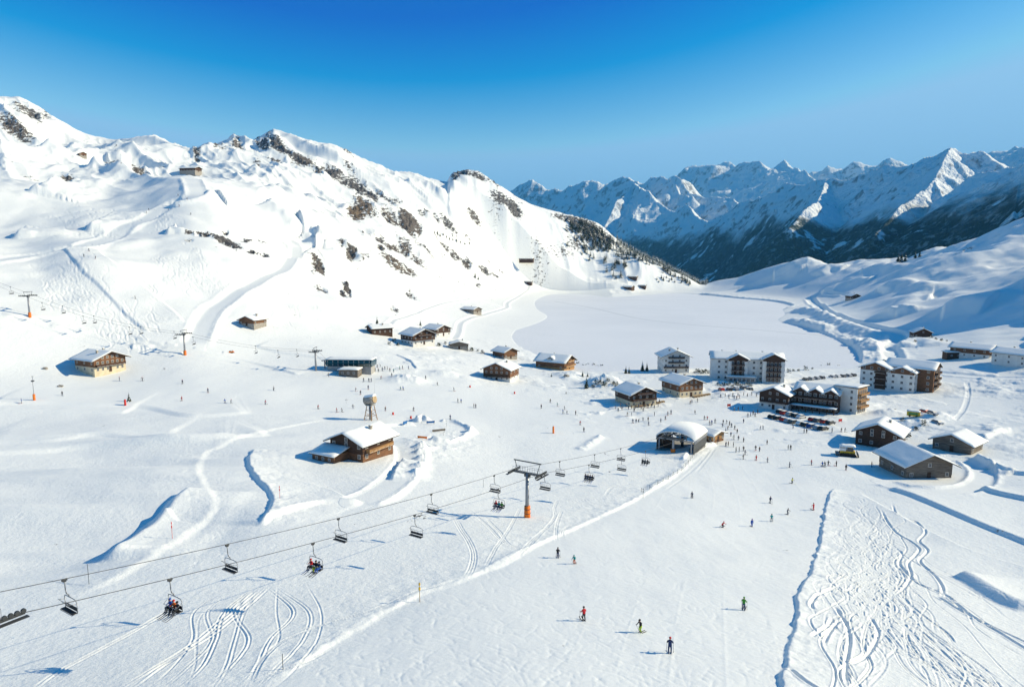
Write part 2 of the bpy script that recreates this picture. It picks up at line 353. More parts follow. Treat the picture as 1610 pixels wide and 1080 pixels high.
# main piste: its ploughed left edge and the off-piste field to the right of it
step([(395,1105),(430,1075),(470,1046),(520,1014),(580,976),(640,945),(700,919),(745,905),(800,884),(860,850),(905,831),(950,810),(1000,786),(1045,759),(1090,725),(1128,700)][::-1], .27, 1.3, 8, 16, .7)
ridge([(430,1073),(520,1012),(640,943),(745,903),(860,848),(950,808),(1045,757),(1100,716)], .10, .5, 1.4)
edge = wob(pxline([(1310,766),(1299,795),(1292,830),(1286,862),(1279,885),(1272,905),(1257,928),(1251,958),(1250,985),(1240,1020),(1226,1078),(1212,1125)], 1.0), .35, 3, 8)
step(edge[::-1], .5, .7, 4, 9, .55, world=True)
step([(1128,700),(1090,708),(1075,724)], 1.0, 1, 5)
# fenced run to the station
ridge([(1128,698),(1100,704),(1085,716),(1070,735),(1050,750),(1020,768)], .3, 1.1, .9)
ridge([(912,708),(930,696),(945,686)], .6, 1.6, .8)
# right side: lane past the barn, wide trail, their banks
road([(1470,722),(1512,722),(1540,736),(1546,752),(1528,766),(1485,772),(1430,768),(1385,757)], 2.6, .3, .45, .8)
step([(1392,768),(1430,779),(1480,800),(1540,826),(1610,854),(1700,885)], -.9, 1.5, 7)
step([(1350,775),(1400,803),(1460,836),(1530,868),(1610,893),(1700,920)][::-1], -.6, 1.4, 8)
step([(1535,770),(1570,778),(1620,788),(1700,800)], -1.2, 1.4, 7)
step([(1530,725),(1570,740),(1620,748)], -1.1, 1.3, 7); ridge([(1530,722),(1545,726),(1560,732)], 1.2, 2); ridge([(1560,738),(1578,742),(1590,746)], 1.2, 2)
step([(1500,905),(1525,918),(1560,940),(1600,958),(1660,962)], -1.6, 3.2, 9, 20)
step([(1548,690),(1580,680),(1640,672)][::-1], 1.6, 2.4, 10)
road([(1272,468),(1285,480),(1300,492),(1330,504),(1365,513),(1400,521),(1414,529),(1408,540),(1396,548),(1402,562),(1400,580)], 4.0, 1.6, .9, 2.2, .1)
road([(1272,468),(1300,462),(1330,463)], 3.5, 1, 1.0, 2)
road([(1520,600),(1522,620),(1514,645),(1500,662)], .5, .3, .08, .5)
road([(1420,580),(1470,586),(1540,592),(1620,594)], 3, .3, .4, 1.2)
for pp, h_, w_ in (([(1290,462),(1330,448),(1372,440)], 5, 13), ([(1385,462),(1420,452),(1470,455)], 6, 15), ([(1480,492),(1515,480),(1560,478)], 6, 14), ([(1215,440),(1240,428),(1262,424)], 6, 13), ([(1282,434),(1305,424),(1330,422)], 6, 13), ([(1350,428),(1385,420),(1410,424)], 5, 13), ([(1240,505),(1270,512),(1300,523)], 3.5, 8), ([(1245,490),(1275,492),(1310,508),(1345,522),(1378,532)], 5, 8), ([(1340,545),(1362,540),(1376,556)], 3, 6), ([(1415,548),(1440,538),(1470,545)], 3, 8), ([(1400,500),(1430,478),(1470,470)], 5, 16), ([(1395,492),(1415,486),(1430,492)], 4, 10)): ridge(pp, h_, w_, .3)
step([(1352,572),(1352,560),(1338,544),(1290,522),(1262,512),(1238,508)], 2.6, 3.0, 22, 45, .5); step([(1232,487),(1246,481),(1215,474),(1160,469),(1095,463)], 2.2, 3.5, 16, 34, .4)
# roads on the left hill and towards the pass
road([(306,545),(316,520),(326,500),(342,482),(378,456),(418,435),(452,416),(466,400),(460,384),(440,375)], 4.4, .6, .6, 1.6)
road([(300,280),(306,292),(308,304),(290,314),(262,324),(228,345),(185,368),(140,384),(95,392),(40,402),(-40,410)], 6.5, .5, .7, 2.0)
step([(95,393),(125,420),(155,450),(185,482),(212,508),(232,524)], -.9, 1.6, 8)
step([(152,392),(175,410),(205,432),(240,462),(268,485),(292,508)], .8, 1.4, 8)
road([(712,536),(720,522),(724,508),(738,500),(765,493),(795,484),(800,474),(830,455),(850,442)], 2.0, .3, .35, 1.2)
road([(600,518),(632,500),(680,482),(740,470)], 1.4, .2, .25, 1.2)
step([(400,544),(440,555),(490,562),(540,570)], -.9, 1.6, 6)
step([(622,558),(640,566),(655,580)], -.8, 1.2, 5)
step([(250,548),(320,555),(400,572),(470,590)], -.6, 1.2, 6); step([(0,498),(60,500),(120,508),(200,528),(260,545)], -.6, 1.2, 8)
for k in range(7): 
    x0 = 80 + 45*k; y0 = 512 + 7*k; ridge([(x0, y0), (x0+8, y0+1.5), (x0+18, y0+3)], .5, 1.0)
ridge([(205,546),(222,544),(238,547)], 1.0, 2.0); ridge([(250,554),(270,556),(288,556)], .6, 1.4)
# heaps and lumps in the village
vil = sstep(235, 262, D_) * (1 - sstep(400, 440, D_)) * sstep(880, 940, PX) * sstep(3, 10, lsd)
lumps = np.maximum(fbm(GX/9, GY/9, 201, 4, .55), -.1)
squares = 1 - np.exp(-(((PX-1130)/75)**2 + ((PY_-655)/26)**2))
ZZ += (vil * 1.7 * lumps * np.clip(squares, .05, 1) * (.45 + .55*sstep(-.1, .3, fbm(GX/45, GY/45, 205, 2)))).astype(np.float32)
play = np.exp(-(((PX-690)/55)**2 + ((PY_-698)/26)**2)**1.5) * (D_ < 260)
ZZ += (play * (.7 * np.maximum(fbm(GX/5, GY/5, 215, 4, .6), -.1) + .25 * ridged(GX/3.5, GY/3.5, 217, 3))).astype(np.float32)
vl2 = sstep(290, 330, D_) * (1 - sstep(460, 520, D_)) * sstep(560, 640, PX) * (1 - sstep(930, 980, PX))
ZZ += (vl2 * .9 * np.maximum(fbm(GX/10, GY/10, 211, 4, .55), -.05)).astype(np.float32)
for p, hh, w_ in (((945,605),3.2,7), ((960,600),2.2,5), ((1440,668),1.8,5), ((1470,658),2.0,5), ((640,598),2.2,6), ((665,545),1.8,6), ((895,590),2.0,6), ((700,588),1.5,5), ((1395,650),1.6,4), ((1360,640),1.6,4)):
    x, y, z = hit(*p); r = line_field([(x-w_*.3, y), (x+w_*.4, y+w_*.2)], w_*2.2); add_at(r[0], hh*np.exp(-(r[1]/w_)**2)*(r[1] < w_*2.2)*(1+.4*fbm(GX[r[0]]/3, GY[r[0]]/3, 17, 3)))
# ski tracks
def pxt(pp, st=.6): return pxline(pp, st)
for pp in ([(40,1095),(85,1060),(150,1025),(215,990),(262,962),(310,940)], [(170,1095),(235,1055),(300,1015),(345,978),(385,945),(420,915)], [(190,1095),(262,1042),(330,1000),(380,960),(430,915)]): track(pxt(pp), .14, .08, .28, .2)
for k in range(10):
    x0 = 215 + 22*k; c_ = rng.normal()*16
    pp = [(x0, 1098), (x0+55+c_, 1050), (x0+85+c_*1.5+rng.normal()*8, 1005), (x0+95+c_+rng.normal()*12, 960), (385+k*9+rng.normal()*22, 925-rng.random()*16)]
    track(pxt(pp), .11, .03+.055*rng.random(), .2 if k % 3 else 0, .25)
for pp in ([(390,1080),(410,1040),(440,1010),(500,985),(560,965),(600,955)], [(400,1070),(470,1042),(520,1020)], [(430,1000),(490,985),(560,968),(640,935),(720,910)],
    [(712,812),(722,830),(735,850),(743,872),(738,895),(728,915)], [(716,812),(727,832),(740,852),(747,874),(742,897),(733,913)], [(735,800),(765,825),(790,850),(830,875)], [(762,812),(785,835),(800,855),(840,872)],
    [(880,780),(872,797),(872,812),(858,830),(835,850),(818,870),(805,885)], [(884,800),(876,822),(874,845),(878,852)], [(878,802),(866,822),(850,838),(830,858),(800,880),(770,890)], [(820,795),(800,832),(780,860),(760,900)],
    [(885,845),(884,835),(893,828),(910,824)], [(950,780),(965,765),(1000,760)], [(1120,702),(1105,722),(1085,742),(1062,760),(1040,776)], [(1126,702),(1112,722),(1092,745)],
    [(960,770),(1010,764),(1045,758)], [(880,790),(930,785),(990,780)], [(870,800),(920,795),(975,795)]): track(pxt(pp), .14, .06, .17, .16)
# the cut up powder field
FP = pxline([(1305,775),(1420,790)], 1)
def fieldtrack(x0, y0, x1, y1, sway, nw, w_, h_, seed):
    t = np.linspace(0, 1, 40); a = pxline([(x0, y0), ((x0+x1)/2, (y0+y1)/2), (x1, y1)], 3)
    n_ = len(a); s = np.concatenate([[0], np.cumsum(np.hypot(*np.diff(a[:, :2], axis=0).T))]); tt = np.arange(0, s[-1], .45)
    X_ = np.interp(tt, s, a[:,0]); Y_ = np.interp(tt, s, a[:,1]); gx, gy = np.gradient(X_), np.gradient(Y_); L_ = np.hypot(gx, gy)+1e-9
    ph = seed*1.7; o = sway*np.sin(tt/nw + ph + 1.2*fbm(tt/25, tt*0+seed, seed, 2))*(.6+.4*fbm(tt/18, tt*0+seed+.5, seed+5, 2)*2)
    track(np.stack([X_ - gy/L_*o, Y_ + gx/L_*o], 1), w_, h_, .13 if seed % 3 == 0 else 0, .06)
for k in range(84):
    u = rng.random(); x0 = 1318 + 100*u + rng.normal()*6; y0 = 772 + 26*u + abs(rng.normal())*55
    x1 = 1265 + 370*rng.random(); 
    if k < 26: x1 = 1480 + 150*rng.random(); x0 = 1310 + 75*rng.random(); y0 = 925 + rng.normal()*22
    if k >= 26 and x1 > 1480: y0 += 40
    y1 = 1105 if k < 40 else 930 + 120*rng.random()
    fieldtrack(x0, y0, x1, y1, .9 + 1.2*rng.random(), 2.6 + 2.4*rng.random(), .11, .03 + .10*rng.random()**2, k)
for k in range(170):
    u, v = rng.random(2); px_ = 1300 + 95*u + 30*v; py_ = 782 + 160*v; x, y, z = hit(px_, py_); a_ = rng.normal()*.7 - .9; L_ = 1 + 4.2*rng.random(); c_ = rng.normal()*.9
    track([(x + math.cos(a_)*q, y + math.sin(a_)*q + c_*math.sin(q*1.3)*.5) for q in np.linspace(0, L_, 9)], .11, .03+.06*rng.random(), 0, .15)
for pp in ([(1385,800),(1395,820),(1410,838),(1430,850),(1445,862),(1440,872),(1428,885),(1432,905),(1420,925),(1400,940)], [(1402,790),(1412,808),(1440,820),(1455,835),(1445,850),(1458,865),(1446,882),(1470,905),(1482,925),(1478,940)], [(1405,860),(1418,870),(1414,885),(1425,900),(1445,918),(1475,930),(1510,950)],
    [(1285,960),(1275,950),(1285,935),(1310,925),(1330,928),(1345,920)], [(1275,1000),(1300,985),(1310,970)], [(1295,1010),(1306,990),(1320,975)], [(1365,965),(1378,985),(1380,1000),(1362,1030),(1335,1045)], [(1330,1080),(1330,1040),(1335,1005),(1330,980),(1310,950)], [(1240,1050),(1260,1065),(1290,1085)],
    [(1470,935),(1510,960),(1560,985),(1640,1020)], [(1480,930),(1530,970),(1580,1000),(1650,1040)]): track(pxt(pp, .4), .22, .2)
ZZ += np.clip(TRK, -.3, .2); TRK[:] = 0
# fine edging marks on the groomed piste
for k in range(3200):
    if k < 2600: px_ = 480 + 820*rng.random(); py_ = 760 + 330*rng.random()**.8
    else: px_ = 300 + 100*rng.random() - 40; py_ = 700 + 200*rng.random()
    if k < 2600 and (py_ < 1080 - (px_-425)*.56 or px_ > 1300 - (py_-760)*.25): continue
    x, y, z = hit(px_, py_); a_ = 1.0 + rng.normal()*.8 if rng.random() < .6 else 2.3 + rng.normal()*.3; L_ = .8 + 2.6*rng.random()**2; c_ = rng.normal()*.06
    w_ = .10 + .0011*math.hypot(x, y)
    P = [(x + math.cos(a_+c_*q)*q, y + math.sin(a_+c_*q)*q) for q in np.linspace(0, L_, 6)]
    r = line_field(P, w_*2.5)
    if r is None: continue
    add_at(r[0], -(.006 + .014*rng.random()) * np.exp(-(r[1]/w_)**2) * (r[1] < w_*2.5))
# skied powder higher up on the left
def skied(cx, cy, rx, ry, n, ang, amp=.16):
    for k in range(n):
        px_ = cx + rng.normal()*rx*.5; py_ = cy + rng.normal()*ry*.5; x, y, z = hit(px_, py_); dist_ = math.hypot(x, y)
        if dist_ > 900: continue
        a_ = ang + rng.normal()*.35; L_ = 8 + 22*rng.random(); nq = 14; q = np.linspace(0, L_, nq); sw = 1.6*np.sin(q/3.2 + rng.random()*6)
        track(np.stack([x + math.cos(a_)*q - math.sin(a_)*sw, y + math.sin(a_)*q + math.cos(a_)*sw], 1), .22, amp*(.6+.8*rng.random()), 0, .1)
skied(120, 440, 60, 55, 70, -.9, .15); skied(190, 500, 60, 25, 45, -.6, .15); skied(130, 340, 70, 30, 60, -.8, .16); skied(290, 420, 70, 30, 45, -1.2, .15)
skied(460, 480, 50, 30, 26, -.8, .13); skied(260, 345, 20, 14, 20, -1.0, .16); skied(340, 440, 60, 15, 30, -1.8, .14)
rough_map += .12*np.exp(-(((PX-1350)/90)**2 + ((PY_-860)/110)**2)) + .4*np.exp(-(((PX-120)/110)**2 + ((PY_-400)/70)**2)) * (D_ < 800)
ZZ += np.clip(TRK, -.5, .3)
# a foot trail over the lake ice stays on the ice itself
# ------------------------------------------------------------------ rock
rock_map = (.12 * massif * sstep(.0, .35, fbm(GX/140, GY/140, 301, 3) + .1)).astype(np.float32)
tone_map = (.35*sstep(-.2, .4, fbm(GX/60, GY/60, 311, 3))).astype(np.float32)
ROCK = [(22,180,34,7,25,1,0),(45,165,28,5,22,.9,0),(70,172,10,4,35,.8,0),(183,252,20,7,5,1.3,0),(215,258,24,5,20,.9,0),(106,282,9,5,-20,1.2,0),(255,252,9,4,40,.7,0),(50,272,16,3,10,.6,0),(178,224,10,4,50,.6,0),
 (309,240,6,3,20,1,0),(338,232,14,4,10,.8,0),(372,222,10,5,20,.9,0),(320,363,22,5,5,1,0),(356,377,24,7,25,1.1,0),(385,370,16,3,15,.7,0),(296,375,9,3,0,.7,0),(372,388,9,3,10,.8,0),(354,356,5,3,0,1,0),
 (430,213,9,5,35,1.2,0),(442,226,26,8,40,1.3,0),(413,222,14,5,25,1,0),(434,248,13,4,25,.9,0),(404,257,7,3,20,.7,0),(465,245,10,10,60,.9,0),(478,252,22,8,25,1.15,0),(515,264,22,8,12,1.25,0),(500,270,9,7,60,.9,0),(545,278,14,6,30,1,0),(563,288,26,8,38,1.25,0),(584,300,12,5,45,1.1,0),
 (545,240,18,3,42,.8,.3),(550,262,12,3,40,.7,.3),(596,298,10,3,40,.8,0),(612,310,14,3,40,.7,0),(560,328,15,7,35,1.15,1),(574,324,20,7,40,1.1,.8),(612,340,16,7,42,1.1,.4),(642,352,20,8,48,1.2,.4),(656,363,9,5,40,1,.4),(700,395,12,3,30,.5,.2),
 (600,373,14,5,35,1.05,.3),(618,383,14,6,25,1.2,.4),(636,385,14,5,40,.9,.4),(668,392,18,5,42,1,.3),(655,405,20,5,35,.8,.5),(622,416,24,7,28,.95,.7),(640,425,18,5,20,.8,.6),(600,392,7,6,60,1,.3),(575,362,9,4,35,.8,.3),(498,400,15,4,42,1,.4),(554,403,8,8,50,1.15,.3),(535,395,6,4,0,.9,.2),
 (573,410,10,10,40,.5,0),(545,440,9,4,60,1.1,0),(540,446,8,4,20,.9,0),(505,444,10,4,15,.9,0),(620,458,10,3,15,.7,.2),(645,447,10,3,15,.6,.2),(492,420,5,3,0,.8,0),(411,372,8,3,10,.8,0),(403,396,16,3,10,1.2,0),
 (728,272,18,4,5,1,0),(716,278,7,6,60,1.0,0),(752,278,14,4,25,1,0),(775,287,14,4,38,.9,0),(745,315,10,6,20,1.05,0),(790,318,22,8,35,1.0,0),(808,332,18,7,50,1.2,0),
 (668,334,12,3,10,.8,0),(682,338,12,4,30,.9,0),(705,345,16,5,35,.9,0),(625,315,10,3,20,.7,0),(695,368,12,4,25,1,0),(718,378,16,4,15,.9,0),(733,385,7,5,30,1.1,0),(760,387,11,4,20,1,0),(778,390,6,3,30,.9,0),(786,375,7,4,20,.7,0),(752,425,5,4,0,.7,0),(765,365,10,4,30,.6,0),(735,352,12,4,35,.6,0),
 (815,318,20,6,45,.5,0),(855,385,26,9,35,.5,.2),(885,395,26,8,30,.55,.2),(905,350,28,5,15,1.0,0),(880,342,14,4,15,.9,0),(922,370,36,16,45,1.0,.1),(948,388,30,12,50,.95,.1),(908,388,22,10,45,.75,.1),(975,408,24,8,45,.7,.1),(700,420,30,14,20,.28,.2),(780,410,30,14,30,.28,.2),
 (1560,378,14,3,-20,.6,0),(1520,392,16,3,-20,.6,0),(1590,362,12,4,-25,.7,0),(1160,436,20,3,-10,.3,0)]
vv = (D_ > 420) & (D_ < 1600)
for px_, py_, rx, ry, an, st, tn in ROCK:
    x, y, z = hit(px_, py_); dd0 = math.hypot(x, y)
    a0 = az_T(px_ - 3*rx - 8, py_)[0]; a1 = az_T(px_ + 3*rx + 8, py_)[0]; i0, i1 = np.searchsorted(az, a0), np.searchsorted(az, a1)
    j0, j1 = np.searchsorted(dd, dd0 - 160), np.searchsorted(dd, dd0 + 160); sl_ = (slice(i0, i1), slice(j0, j1))
    c, s = math.cos(R(an)), math.sin(R(an)); X_, Y_ = Gpx[sl_] - px_, Gpy[sl_] - py_
    u = (X_*c + Y_*s)/(rx*1.15); v = (-X_*s + Y_*c)/(ry*1.25); q = st * np.exp(-(u*u + v*v)**1.4 * .75)
    rock_map[sl_] = np.maximum(rock_map[sl_], q*.82); tone_map[sl_] = np.maximum(tone_map[sl_], tn*np.minimum(q*1.3, 1))
cr = sstep(.3, .8, rock_map)
ZZ += (cr * (8.5*(ridged((GX+GY*.4)/22, (GY-GX*.4)/11, 401, 5, .65) - .55) + 2.6*fbm(GX/4, GY/4, 411, 3, .65))).astype(np.float32)
lake_out = [on_level(x, y, LAKE_Z) for x, y in lake_px]
lc = np.mean(np.array(lake_out), 0)
lake_out = [(lc[0] + (x-lc[0])*1.03 , lc[1] + (y-lc[1])*1.03) for x, y in np.array(lake_w)[::2, :2]]
# ------------------------------------------------------------------ the far ranges, as a union of ridge flanks
faz = np.concatenate([np.linspace(R(-50), R(-6), 90, endpoint=False), np.linspace(R(-6), R(39), NFAZ, endpoint=False), np.linspace(R(39), R(60), 90)])
fd = np.exp(np.linspace(math.log(1900), math.log(17500), NFD))
FX = np.sin(faz)[:, None] * fd[None, :]; FY = np.cos(faz)[:, None] * fd[None, :]
FZ = np.full(FX.shape, -420.0)
far_k = (FY/6000).clip(.6, 2.2); wx = 230 * far_k * fbm(FX/1300, FY/1300, 101, 4, .55); wy = 230 * far_k * fbm(FX/1300 + 7, FY/1300, 105, 4, .55)
flank = 1.1 + .22 * fbm(FX/700, FY/700, 121, 3)
def W(px, py, d):
    a, T = az_T(px, py); return (math.sin(a)*d, math.cos(a)*d, T*d)
def slantB(pts): return [(x, y, 12300 - (x-770)*12.5 + (d - (10300 - (x-800)*5.6))*.8) for x, y, d in pts]
def slantC(pts): return [(x, y, 16200 - (x-1040)*17 + (d - 13000)*.9) for x, y, d in pts]
def ridge_line(pts, k=.75, kr=None, warp=1.0):
    """pts (px, py, d): a crest; flanks fall at slope k (kr on the sunny east side)"""
    global FZ
    P = [W(*p) for p in pts]
    for (xa, ya, za), (xb, yb, zb) in zip(P[:-1], P[1:]):
        L2 = (xb-xa)**2 + (yb-ya)**2; m = max(za, zb) + 420
        X = FX; Y = FY
        t = np.clip(((X-xa)*(xb-xa) + (Y-ya)*(yb-ya)) / L2, 0, 1)
        ex = X-xa-t*(xb-xa); ey = Y-ya-t*(yb-ya); D = np.hypot(ex, ey)
        f = sstep(0, 500, D) * warp
        D = np.hypot(ex + wx*f, ey + wy*f)
        kk = k * flank if kr is None else np.where(ex > 0, kr, k) * flank
        zc = za + (zb-za)*t
        # steep near the crest, easing off towards the foot
        H = zc - kk * (1.12*D - .00012*np.minimum(D, 1500)**2)
        FZ = np.maximum(FZ, H)
# range C, the farthest
ridge_line(slantC([(1040,285,13500),(1062,278,13400),(1078,270,13300),(1088,259,13200),(1110,257,13100),(1120,262,13000),(1133,254,13000),(1141,248,13000),(1150,252,13000),(1160,257,13000),(1172,252,13000),(1187,249,13000),(1199,254,13000),(1212,263,13000),(1222,256,13000),(1234,247,13000),(1243,254,13000),(1256,264,13200),(1272,269,13400)]), .72)
ridge_line(slantC([(1234,247,13000),(1262,268,12300),(1290,280,11800)]), .72)
ridge_line([(1260,270,14500),(1280,265,14500),(1296,260,14500),(1303,253,14500),(1310,255,14500),(1322,262,14500),(1335,253,14500),(1350,246,14500),(1362,250,14500),(1375,259,14500),(1388,252,14500),(1400,247,14500),(1420,252,14500),(1440,256,14500)], .6)
ridge_line([(1560,240,12000),(1580,237,12000),(1592,236,12000),(1600,230,11500),(1615,222,11000),(1700,190,10000)], .6)
# range B, left of centre
ridge_line(slantB([(770,312,10500),(800,298,10300),(815,288,10200),(830,280,10100),(838,276,10000),(848,282,10000),(858,288,10000),(872,285,10000),(885,288,10000),(895,283,9900),(905,281,9800),(915,278,9700),(925,277,9700),(940,284,9700),(955,288,9800)]), .74)
ridge_line(slantB([(950,290,9500),(965,281,9400),(980,278,9400),(992,280,9300),(1010,281,9300),(1025,276,9300),(1043,271,9200),(1052,275,9100),(1062,274,9000),(1073,284,8900),(1085,292,8800),(1100,298,8700),(1130,302,8500),(1150,306,8300),(1162,315,8000)]), .74)
ridge_line(slantB([(998,281,8600),(1005,290,8300),(1030,302,8000),(1050,318,7700),(1085,328,7300),(1110,340,6900),(1130,352,6600)]), .74)
ridge_line(slantB([(998,281,8600),(975,305,7800),(960,330,7100),(945,360,6500)]), .74)
ridge_line(slantB([(1043,271,9200),(1070,296,8600),(1090,300,8200)]), .74)
# range A, the big wall on the right: its crest comes towards the viewer as it rises
ridge_line([(985,400,8000),(1020,376,7500),(1060,360,7200),(1100,345,6900),(1130,332,6600),(1160,318,6300),(1185,310,6050),(1210,300,5800),(1240,291,5550),(1265,279,5300),(1285,270,5150),(1300,267,5050),(1318,272,4950),(1340,267,4850),(1355,262,4800),(1370,258,4750),(1385,256,4700),(1395,250,4650),(1410,252,4600),(1430,249,4500),(1445,243,4450),(1460,235,4400),(1475,228,4350),(1488,220,4300),(1497,217,4280),(1508,222,4260),(1520,225,4240),(1535,225,4220),(1547,224,4200),(1560,232,4150),(1575,241,4100),(1590,248,4050)], .78, .7)
ridge_line([(1497,217,4280),(1490,232,4150),(1478,250,3980),(1470,266,3850),(1482,290,3650),(1490,312,3480),(1478,330,3350),(1472,352,3200)], .8, .55)
ridge_line([(1470,266,3850),(1445,290,3650),(1420,312,3450),(1395,340,3250),(1370,372,3050)], .85, .5)
ridge_line([(1300,267,5050),(1292,290,4700),(1285,312,4400),(1262,330,4150),(1240,352,3900)], .8, .6)
ridge_line([(1590,248,4050),(1560,268,3700),(1548,290,3500),(1530,315,3300),(1545,345,3100)], .7, .6)
ridge_line([(1535,262,3560),(1570,254,3350),(1610,244,3150),(1680,225,2950),(1800,180,2700)], .78, .6)
ridge_line([(1610,244,3150),(1600,300,2800),(1590,350,2500)], .8)
# carve
hgt = FZ + 420
amp = sstep(60, 500, hgt)
n1 = ridged(FX/620 + wx/500, FY/620, 131, 5, .55) - .6
n2 = ridged((FX+wx)/230, (FY+wy)/260, 141, 4, .6) - .6
near_crest = np.ones_like(FZ)
n3 = ridged(FX/1500 + 3, FY/1100, 171, 4, .5) - .6
FZ = FZ + amp * (75 * n1 + 26 * n2 + 120 * n3 * sstep(0, 1200, hgt)) * (FY/6000)**.35
FZ = FZ + amp * 6 * fbm(FX/60, FY/60, 151, 3, .6)
FZ = np.maximum(FZ, -420 + 30 * fbm(FX/900, FY/900, 161, 3))
# ------------------------------------------------------------------ grid -> mesh
def grid_mesh(name, X, Y, Z, attrs=None):
    na, nd = Z.shape; me = bpy.data.meshes.new(name)
    co = np.empty((na*nd, 3), np.float32); co[:,0] = X.ravel(); co[:,1] = Y.ravel(); co[:,2] = Z.ravel()
    i = np.arange(na*nd, dtype=np.int32).reshape(na, nd)
    q = np.stack([i[:-1,:-1], i[1:,:-1], i[1:,1:], i[:-1,1:]], -1)[:, :, ::-1].reshape(-1)
    nf = (na-1)*(nd-1)
    me.vertices.add(na*nd); me.vertices.foreach_set('co', co.ravel())
    me.loops.add(nf*4); me.loops.foreach_set('vertex_index', q)
    me.polygons.add(nf); me.polygons.foreach_set('loop_start', np.arange(0, nf*4, 4, dtype=np.int32))
    me.polygons.foreach_set('use_smooth', np.ones(nf, bool))
    me.update(calc_edges=True)
    for k, v in (attrs or {}).items():
        a = me.attributes.new(k, 'FLOAT', 'POINT'); a.data.foreach_set('value', v.astype(np.float32).ravel())
    o = bpy.data.objects.new(name, me); COL.objects.link(o); return o
# ------------------------------------------------------------------ materials for the land
def new_mat(name):
    m = bpy.data.materials.new(name); m.use_nodes = True; nt = m.node_tree; nt.nodes.clear()
    out = nt.nodes.new('ShaderNodeOutputMaterial'); b = nt.nodes.new('ShaderNodeBsdfPrincipled'); nt.links.new(b.outputs[0], out.inputs[0])
    return m, nt, b
class N:
    def __init__(s, nt): s.nt = nt
    def node(s, t, **k):
        n = s.nt.nodes.new(t)
        for a, v in k.items(): setattr(n, a, v)
        return n
    def link(s, a, b): s.nt.links.new(a, b)
    def pos(s): return s.node('ShaderNodeNewGeometry').outputs['Position']
    def attr(s, n): return s.node('ShaderNodeAttribute', attribute_name=n).outputs['Fac']
    def noise(s, scale, detail=4, rough=.5, vec=None, stretch=None):
        n = s.node('ShaderNodeTexNoise'); n.inputs['Scale'].default_value = scale; n.inputs['Detail'].default_value = detail; n.inputs['Roughness'].default_value = rough
        v = vec or s.pos()
        if stretch:
            mp = s.node('ShaderNodeMapping'); mp.inputs['Scale'].default_value = stretch[0]; mp.inputs['Rotation'].default_value = stretch[1]; s.link(v, mp.inputs['Vector']); v = mp.outputs[0]
        s.link(v, n.inputs['Vector']); return n.outputs['Fac']
    def math(s, op, a, b=None, c=None, clamp=False):
        n = s.node('ShaderNodeMath', operation=op, use_clamp=clamp)
        for i, x in enumerate((a, b, c)):
            if x is None: continue
            if isinstance(x, (int, float)): n.inputs[i].default_value = x
            else: s.link(x, n.inputs[i])
        return n.outputs[0]
    def ss(s, x, lo, hi):
        n = s.node('ShaderNodeMapRange', interpolation_type='SMOOTHSTEP'); n.inputs['From Min'].default_value = lo; n.inputs['From Max'].default_value = hi; s.link(x, n.inputs['Value']); return n.outputs['Result']
    def mix(s, f, a, b):
        n = s.node('ShaderNodeMix', data_type='RGBA')
        if isinstance(f, (int, float)): n.inputs[0].default_value = f
        else: s.link(f, n.inputs[0])
        for i, x in ((6, a), (7, b)):
            if isinstance(x, tuple): n.inputs[i].default_value = (*x, 1)
            else: s.link(x, n.inputs[i])
        return n.outputs[2]
    def bump(s, h, dist, strength=1, nrm=None):
        n = s.node('ShaderNodeBump'); n.inputs['Distance'].default_value = dist; n.inputs['Strength'].default_value = strength; s.link(h, n.inputs['Height'])
        if nrm: s.link(nrm, n.inputs['Normal'])
        return n.outputs[0]
SNOW = (.86, .875, .86)
def snow_material():
    m, nt, b = new_mat('snow_and_rock'); n = N(nt)
    rk = n.attr('rock'); tone = n.attr('rock_tone')
    f1 = n.noise(.2, 7, .68, stretch=((1, .45, 1.6), (0, .3, .9))); f2 = n.noise(.9, 4, .6)
    nz = n.math('ADD', n.math('MULTIPLY', f1, .75), n.math('MULTIPLY', f2, .25))
    mask = n.ss(n.math('ADD', rk, n.math('MULTIPLY', n.math('SUBTRACT', nz, .5), 3.4)), .55, .66)
    c1 = n.mix(n.ss(n.noise(.4, 5, .7), .4, .62), (.05, .05, .055), (.20, .19, .185)); c2 = n.mix(n.ss(n.noise(.45, 5, .7), .4, .62), (.085, .06, .04), (.27, .205, .14))
    rock = n.mix(tone, c1, c2)
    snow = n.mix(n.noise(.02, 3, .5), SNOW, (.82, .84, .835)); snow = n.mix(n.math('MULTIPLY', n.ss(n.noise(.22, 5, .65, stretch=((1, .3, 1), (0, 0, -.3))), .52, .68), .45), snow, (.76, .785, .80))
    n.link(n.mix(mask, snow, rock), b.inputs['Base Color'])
    b.inputs['Roughness'].default_value = .62; b.inputs['Specular IOR Level'].default_value = .25
    dtl = n.attr('rough')
    h1 = n.noise(1.4, 5, .62); h2 = n.noise(6.5, 3, .6)
    hh = n.math('ADD', n.math('MULTIPLY', h1, n.math('MULTIPLY_ADD', dtl, .42, .0)), n.math('MULTIPLY', h2, .018))
    hh = n.math('ADD', hh, n.math('MULTIPLY', n.noise(.35, 4, .6), n.math('MULTIPLY_ADD', dtl, .5, .12)))
    hr = n.math('MULTIPLY', n.math('MULTIPLY', f2, mask), 2.2)
    n.link(n.bump(n.math('ADD', hh, hr), .6), b.inputs['Normal'])
    return m
def ice_material():
    m, nt, b = new_mat('lake_snow'); n = N(nt)
    n.link(n.mix(n.ss(n.noise(.008, 5, .6), .35, .7), (.80, .82, .85), (.74, .765, .80)), b.inputs['Base Color'])
    b.inputs['Roughness'].default_value = .6; b.inputs['Specular IOR Level'].default_value = .25
    n.link(n.bump(n.noise(.35, 5, .6), .25), b.inputs['Normal']); return m
